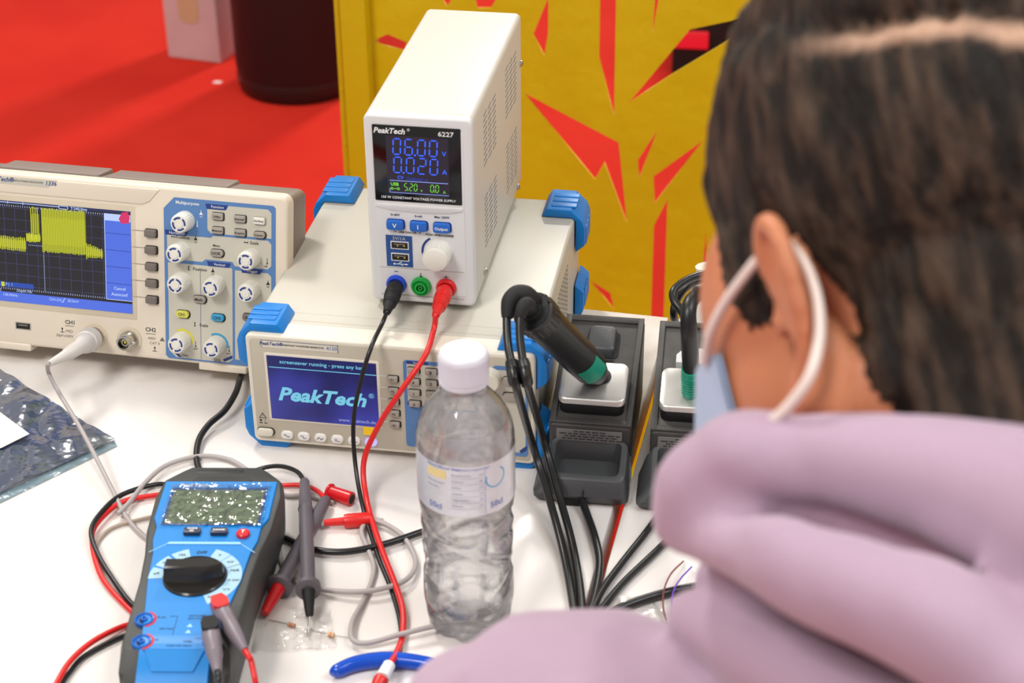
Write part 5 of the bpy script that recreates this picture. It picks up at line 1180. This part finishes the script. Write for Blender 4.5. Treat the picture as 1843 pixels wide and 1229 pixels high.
# rolls of the hood bunched round the neck
def px3(L_): return [WD(x, y, d) for x, y, d in L_]
cap(px3([(2150, 960, .56), (1960, 950, .58), (1816, 895, .60), (1600, 840, .62), (1430, 818, .64), (1320, 830, .65), (1262, 880, .66), (1236, 935, .665)]), [.034, .032, .0265, .0205, .0165, .0180, .0205, .0165])
cap(px3([(1245, 960, .66), (1320, 985, .635), (1440, 1018, .61), (1568, 1068, .59), (1700, 1135, .575), (1816, 1210, .565), (2000, 1310, .55)]), [.011, .0125, .0155, .0175, .0185, .0195, .024])
cap(px3([(1250, 1108, .69), (1300, 1130, .68), (1380, 1180, .66), (1480, 1245, .64), (1600, 1330, .62), (1750, 1420, .60)]), [.013, .016, .018, .020, .025, .03])
cap(px3([(1400, 930, .71), (1600, 950, .695), (1850, 1030, .66)]), [.022, .024, .030])
cap(px3([(1420, 1110, .72), (1600, 1170, .70), (1850, 1290, .66)]), [.022, .030, .040])
cap(px3([(1330, 1060, .72), (1500, 1130, .72), (1700, 1250, .70)]), [.020, .035, .045])
cap([C7+Vector((-.05, .0, -.035)), C7+Vector((.0, -.02, -.03)), C7+Vector((.06, .01, -.035))], [.045, .055, .045])
cap(px3([(1340, 908, .657), (1506, 932, .646), (1650, 985, .632), (1816, 1060, .616), (2000, 1150, .60)]), [.012, .0145, .016, .019, .022])
# front of the collar on the far side of the neck
cap([WD(1300, 880, .68), H(.03, .045, -.150), H(-.04, .050, -.150), H(-.085, .0, -.140), H(-.09, -.06, -.125), WD(2050, 830, .60)], [.020, .022, .024, .026, .028, .03])
mo = remesh(bmo, 'hoodie', .0045, 5, .5); mo.materials.append(hood)
bmt = bmesh.new(); bmt.from_mesh(mo); bmesh.ops.recalc_face_normals(bmt, faces=bmt.faces[:])
for v in bmt.verts:
    q_ = v.co*9; v.co += v.normal*(noise.noise(q_)*.0035 + max(0, noise.noise(Vector((v.co.x*22+v.co.z*10, v.co.y*12, v.co.z*26)))-.1)*.007)
bmt.to_mesh(mo); bmt.free(); mo.shade_smooth()
oo = bpy.data.objects.new('hoodie', mo); COL.objects.link(oo); oo.parent = PE; oo.matrix_parent_inverse = PE.matrix_world.inverted(); oo['label'] = 'lavender hoodie with the hood bunched round the neck'
jean = mat('dark_trousers', (34, 38, 52), .8)
bmj = bmesh.new()
for s_ in (-1, 1): capsule(bmj, [HP+Vector((s_*.07, -.02, -.03)), HP+Vector((s_*.13, .38, -.06)), HP+Vector((s_*.13, .36, -.46))], [.105, .075, .062])
mj = remesh(bmj, 'trousers', .01, 4); mj.materials.append(jean); oj = bpy.data.objects.new('trousers', mj); COL.objects.link(oj); oj.parent = PE; oj.matrix_parent_inverse = PE.matrix_world.inverted()
b = MB(1.0)
for s_ in (-1, 1): b.sweep([HP+Vector((s_*.13, .34, -.535)), HP+Vector((s_*.13, .38, -.54)), HP+Vector((s_*.13, .50, -.548))], [.040, .042, .030], blackm, n=20)
b.build('shoes', PE, world=True)
ST = thing('stool', 'round dark stool under the person', 'stool', (HP.x, HP.y-.01, 0))
b = MB(1.0); b.lathe((0, 0, .37), (0, 0, 1), [(0, .15), (.01, .165), (.035, .165), (.045, .15)], blackm, 40); b.build('seat', ST)
for k in range(4):
    a = pi/4+k*pi/2; b = MB(1.0); b.sweep([(.11*cos(a), .11*sin(a), .375), (.17*cos(a), .17*sin(a), .0)], [.012, .012], steel, smooth=False); b.build('leg', ST)

# repeats share a group phrase
for nm, gp in {'test_lead': 'test leads of the multimeter', 'station_cable': 'black station cables on the table', 'iron_cable': 'black soldering iron cables', 'test_probe': 'grey test probes beside the multimeter',
               'table': 'white exhibition tables', 'soldering_stand': 'soldering iron stands', 'soldering_iron': 'soldering irons in their stands', 'resistor': 'loose resistors on the table', 'supply_lead': 'leads of the power supply',
               'banana_plug': 'grey banana plugs on the multimeter', 'thin_wire': 'thin loose wires', 'probe_lead_and_shadow': 'thin leads left of the multimeter', 'plastic_bag': 'small clear plastic bags', 'black_cord': 'black cords under the multimeter'}.items():
    for o in bpy.data.objects:
        if o.parent is None and o.name.split('.')[0] == nm and 'label' in o: o['group'] = gp
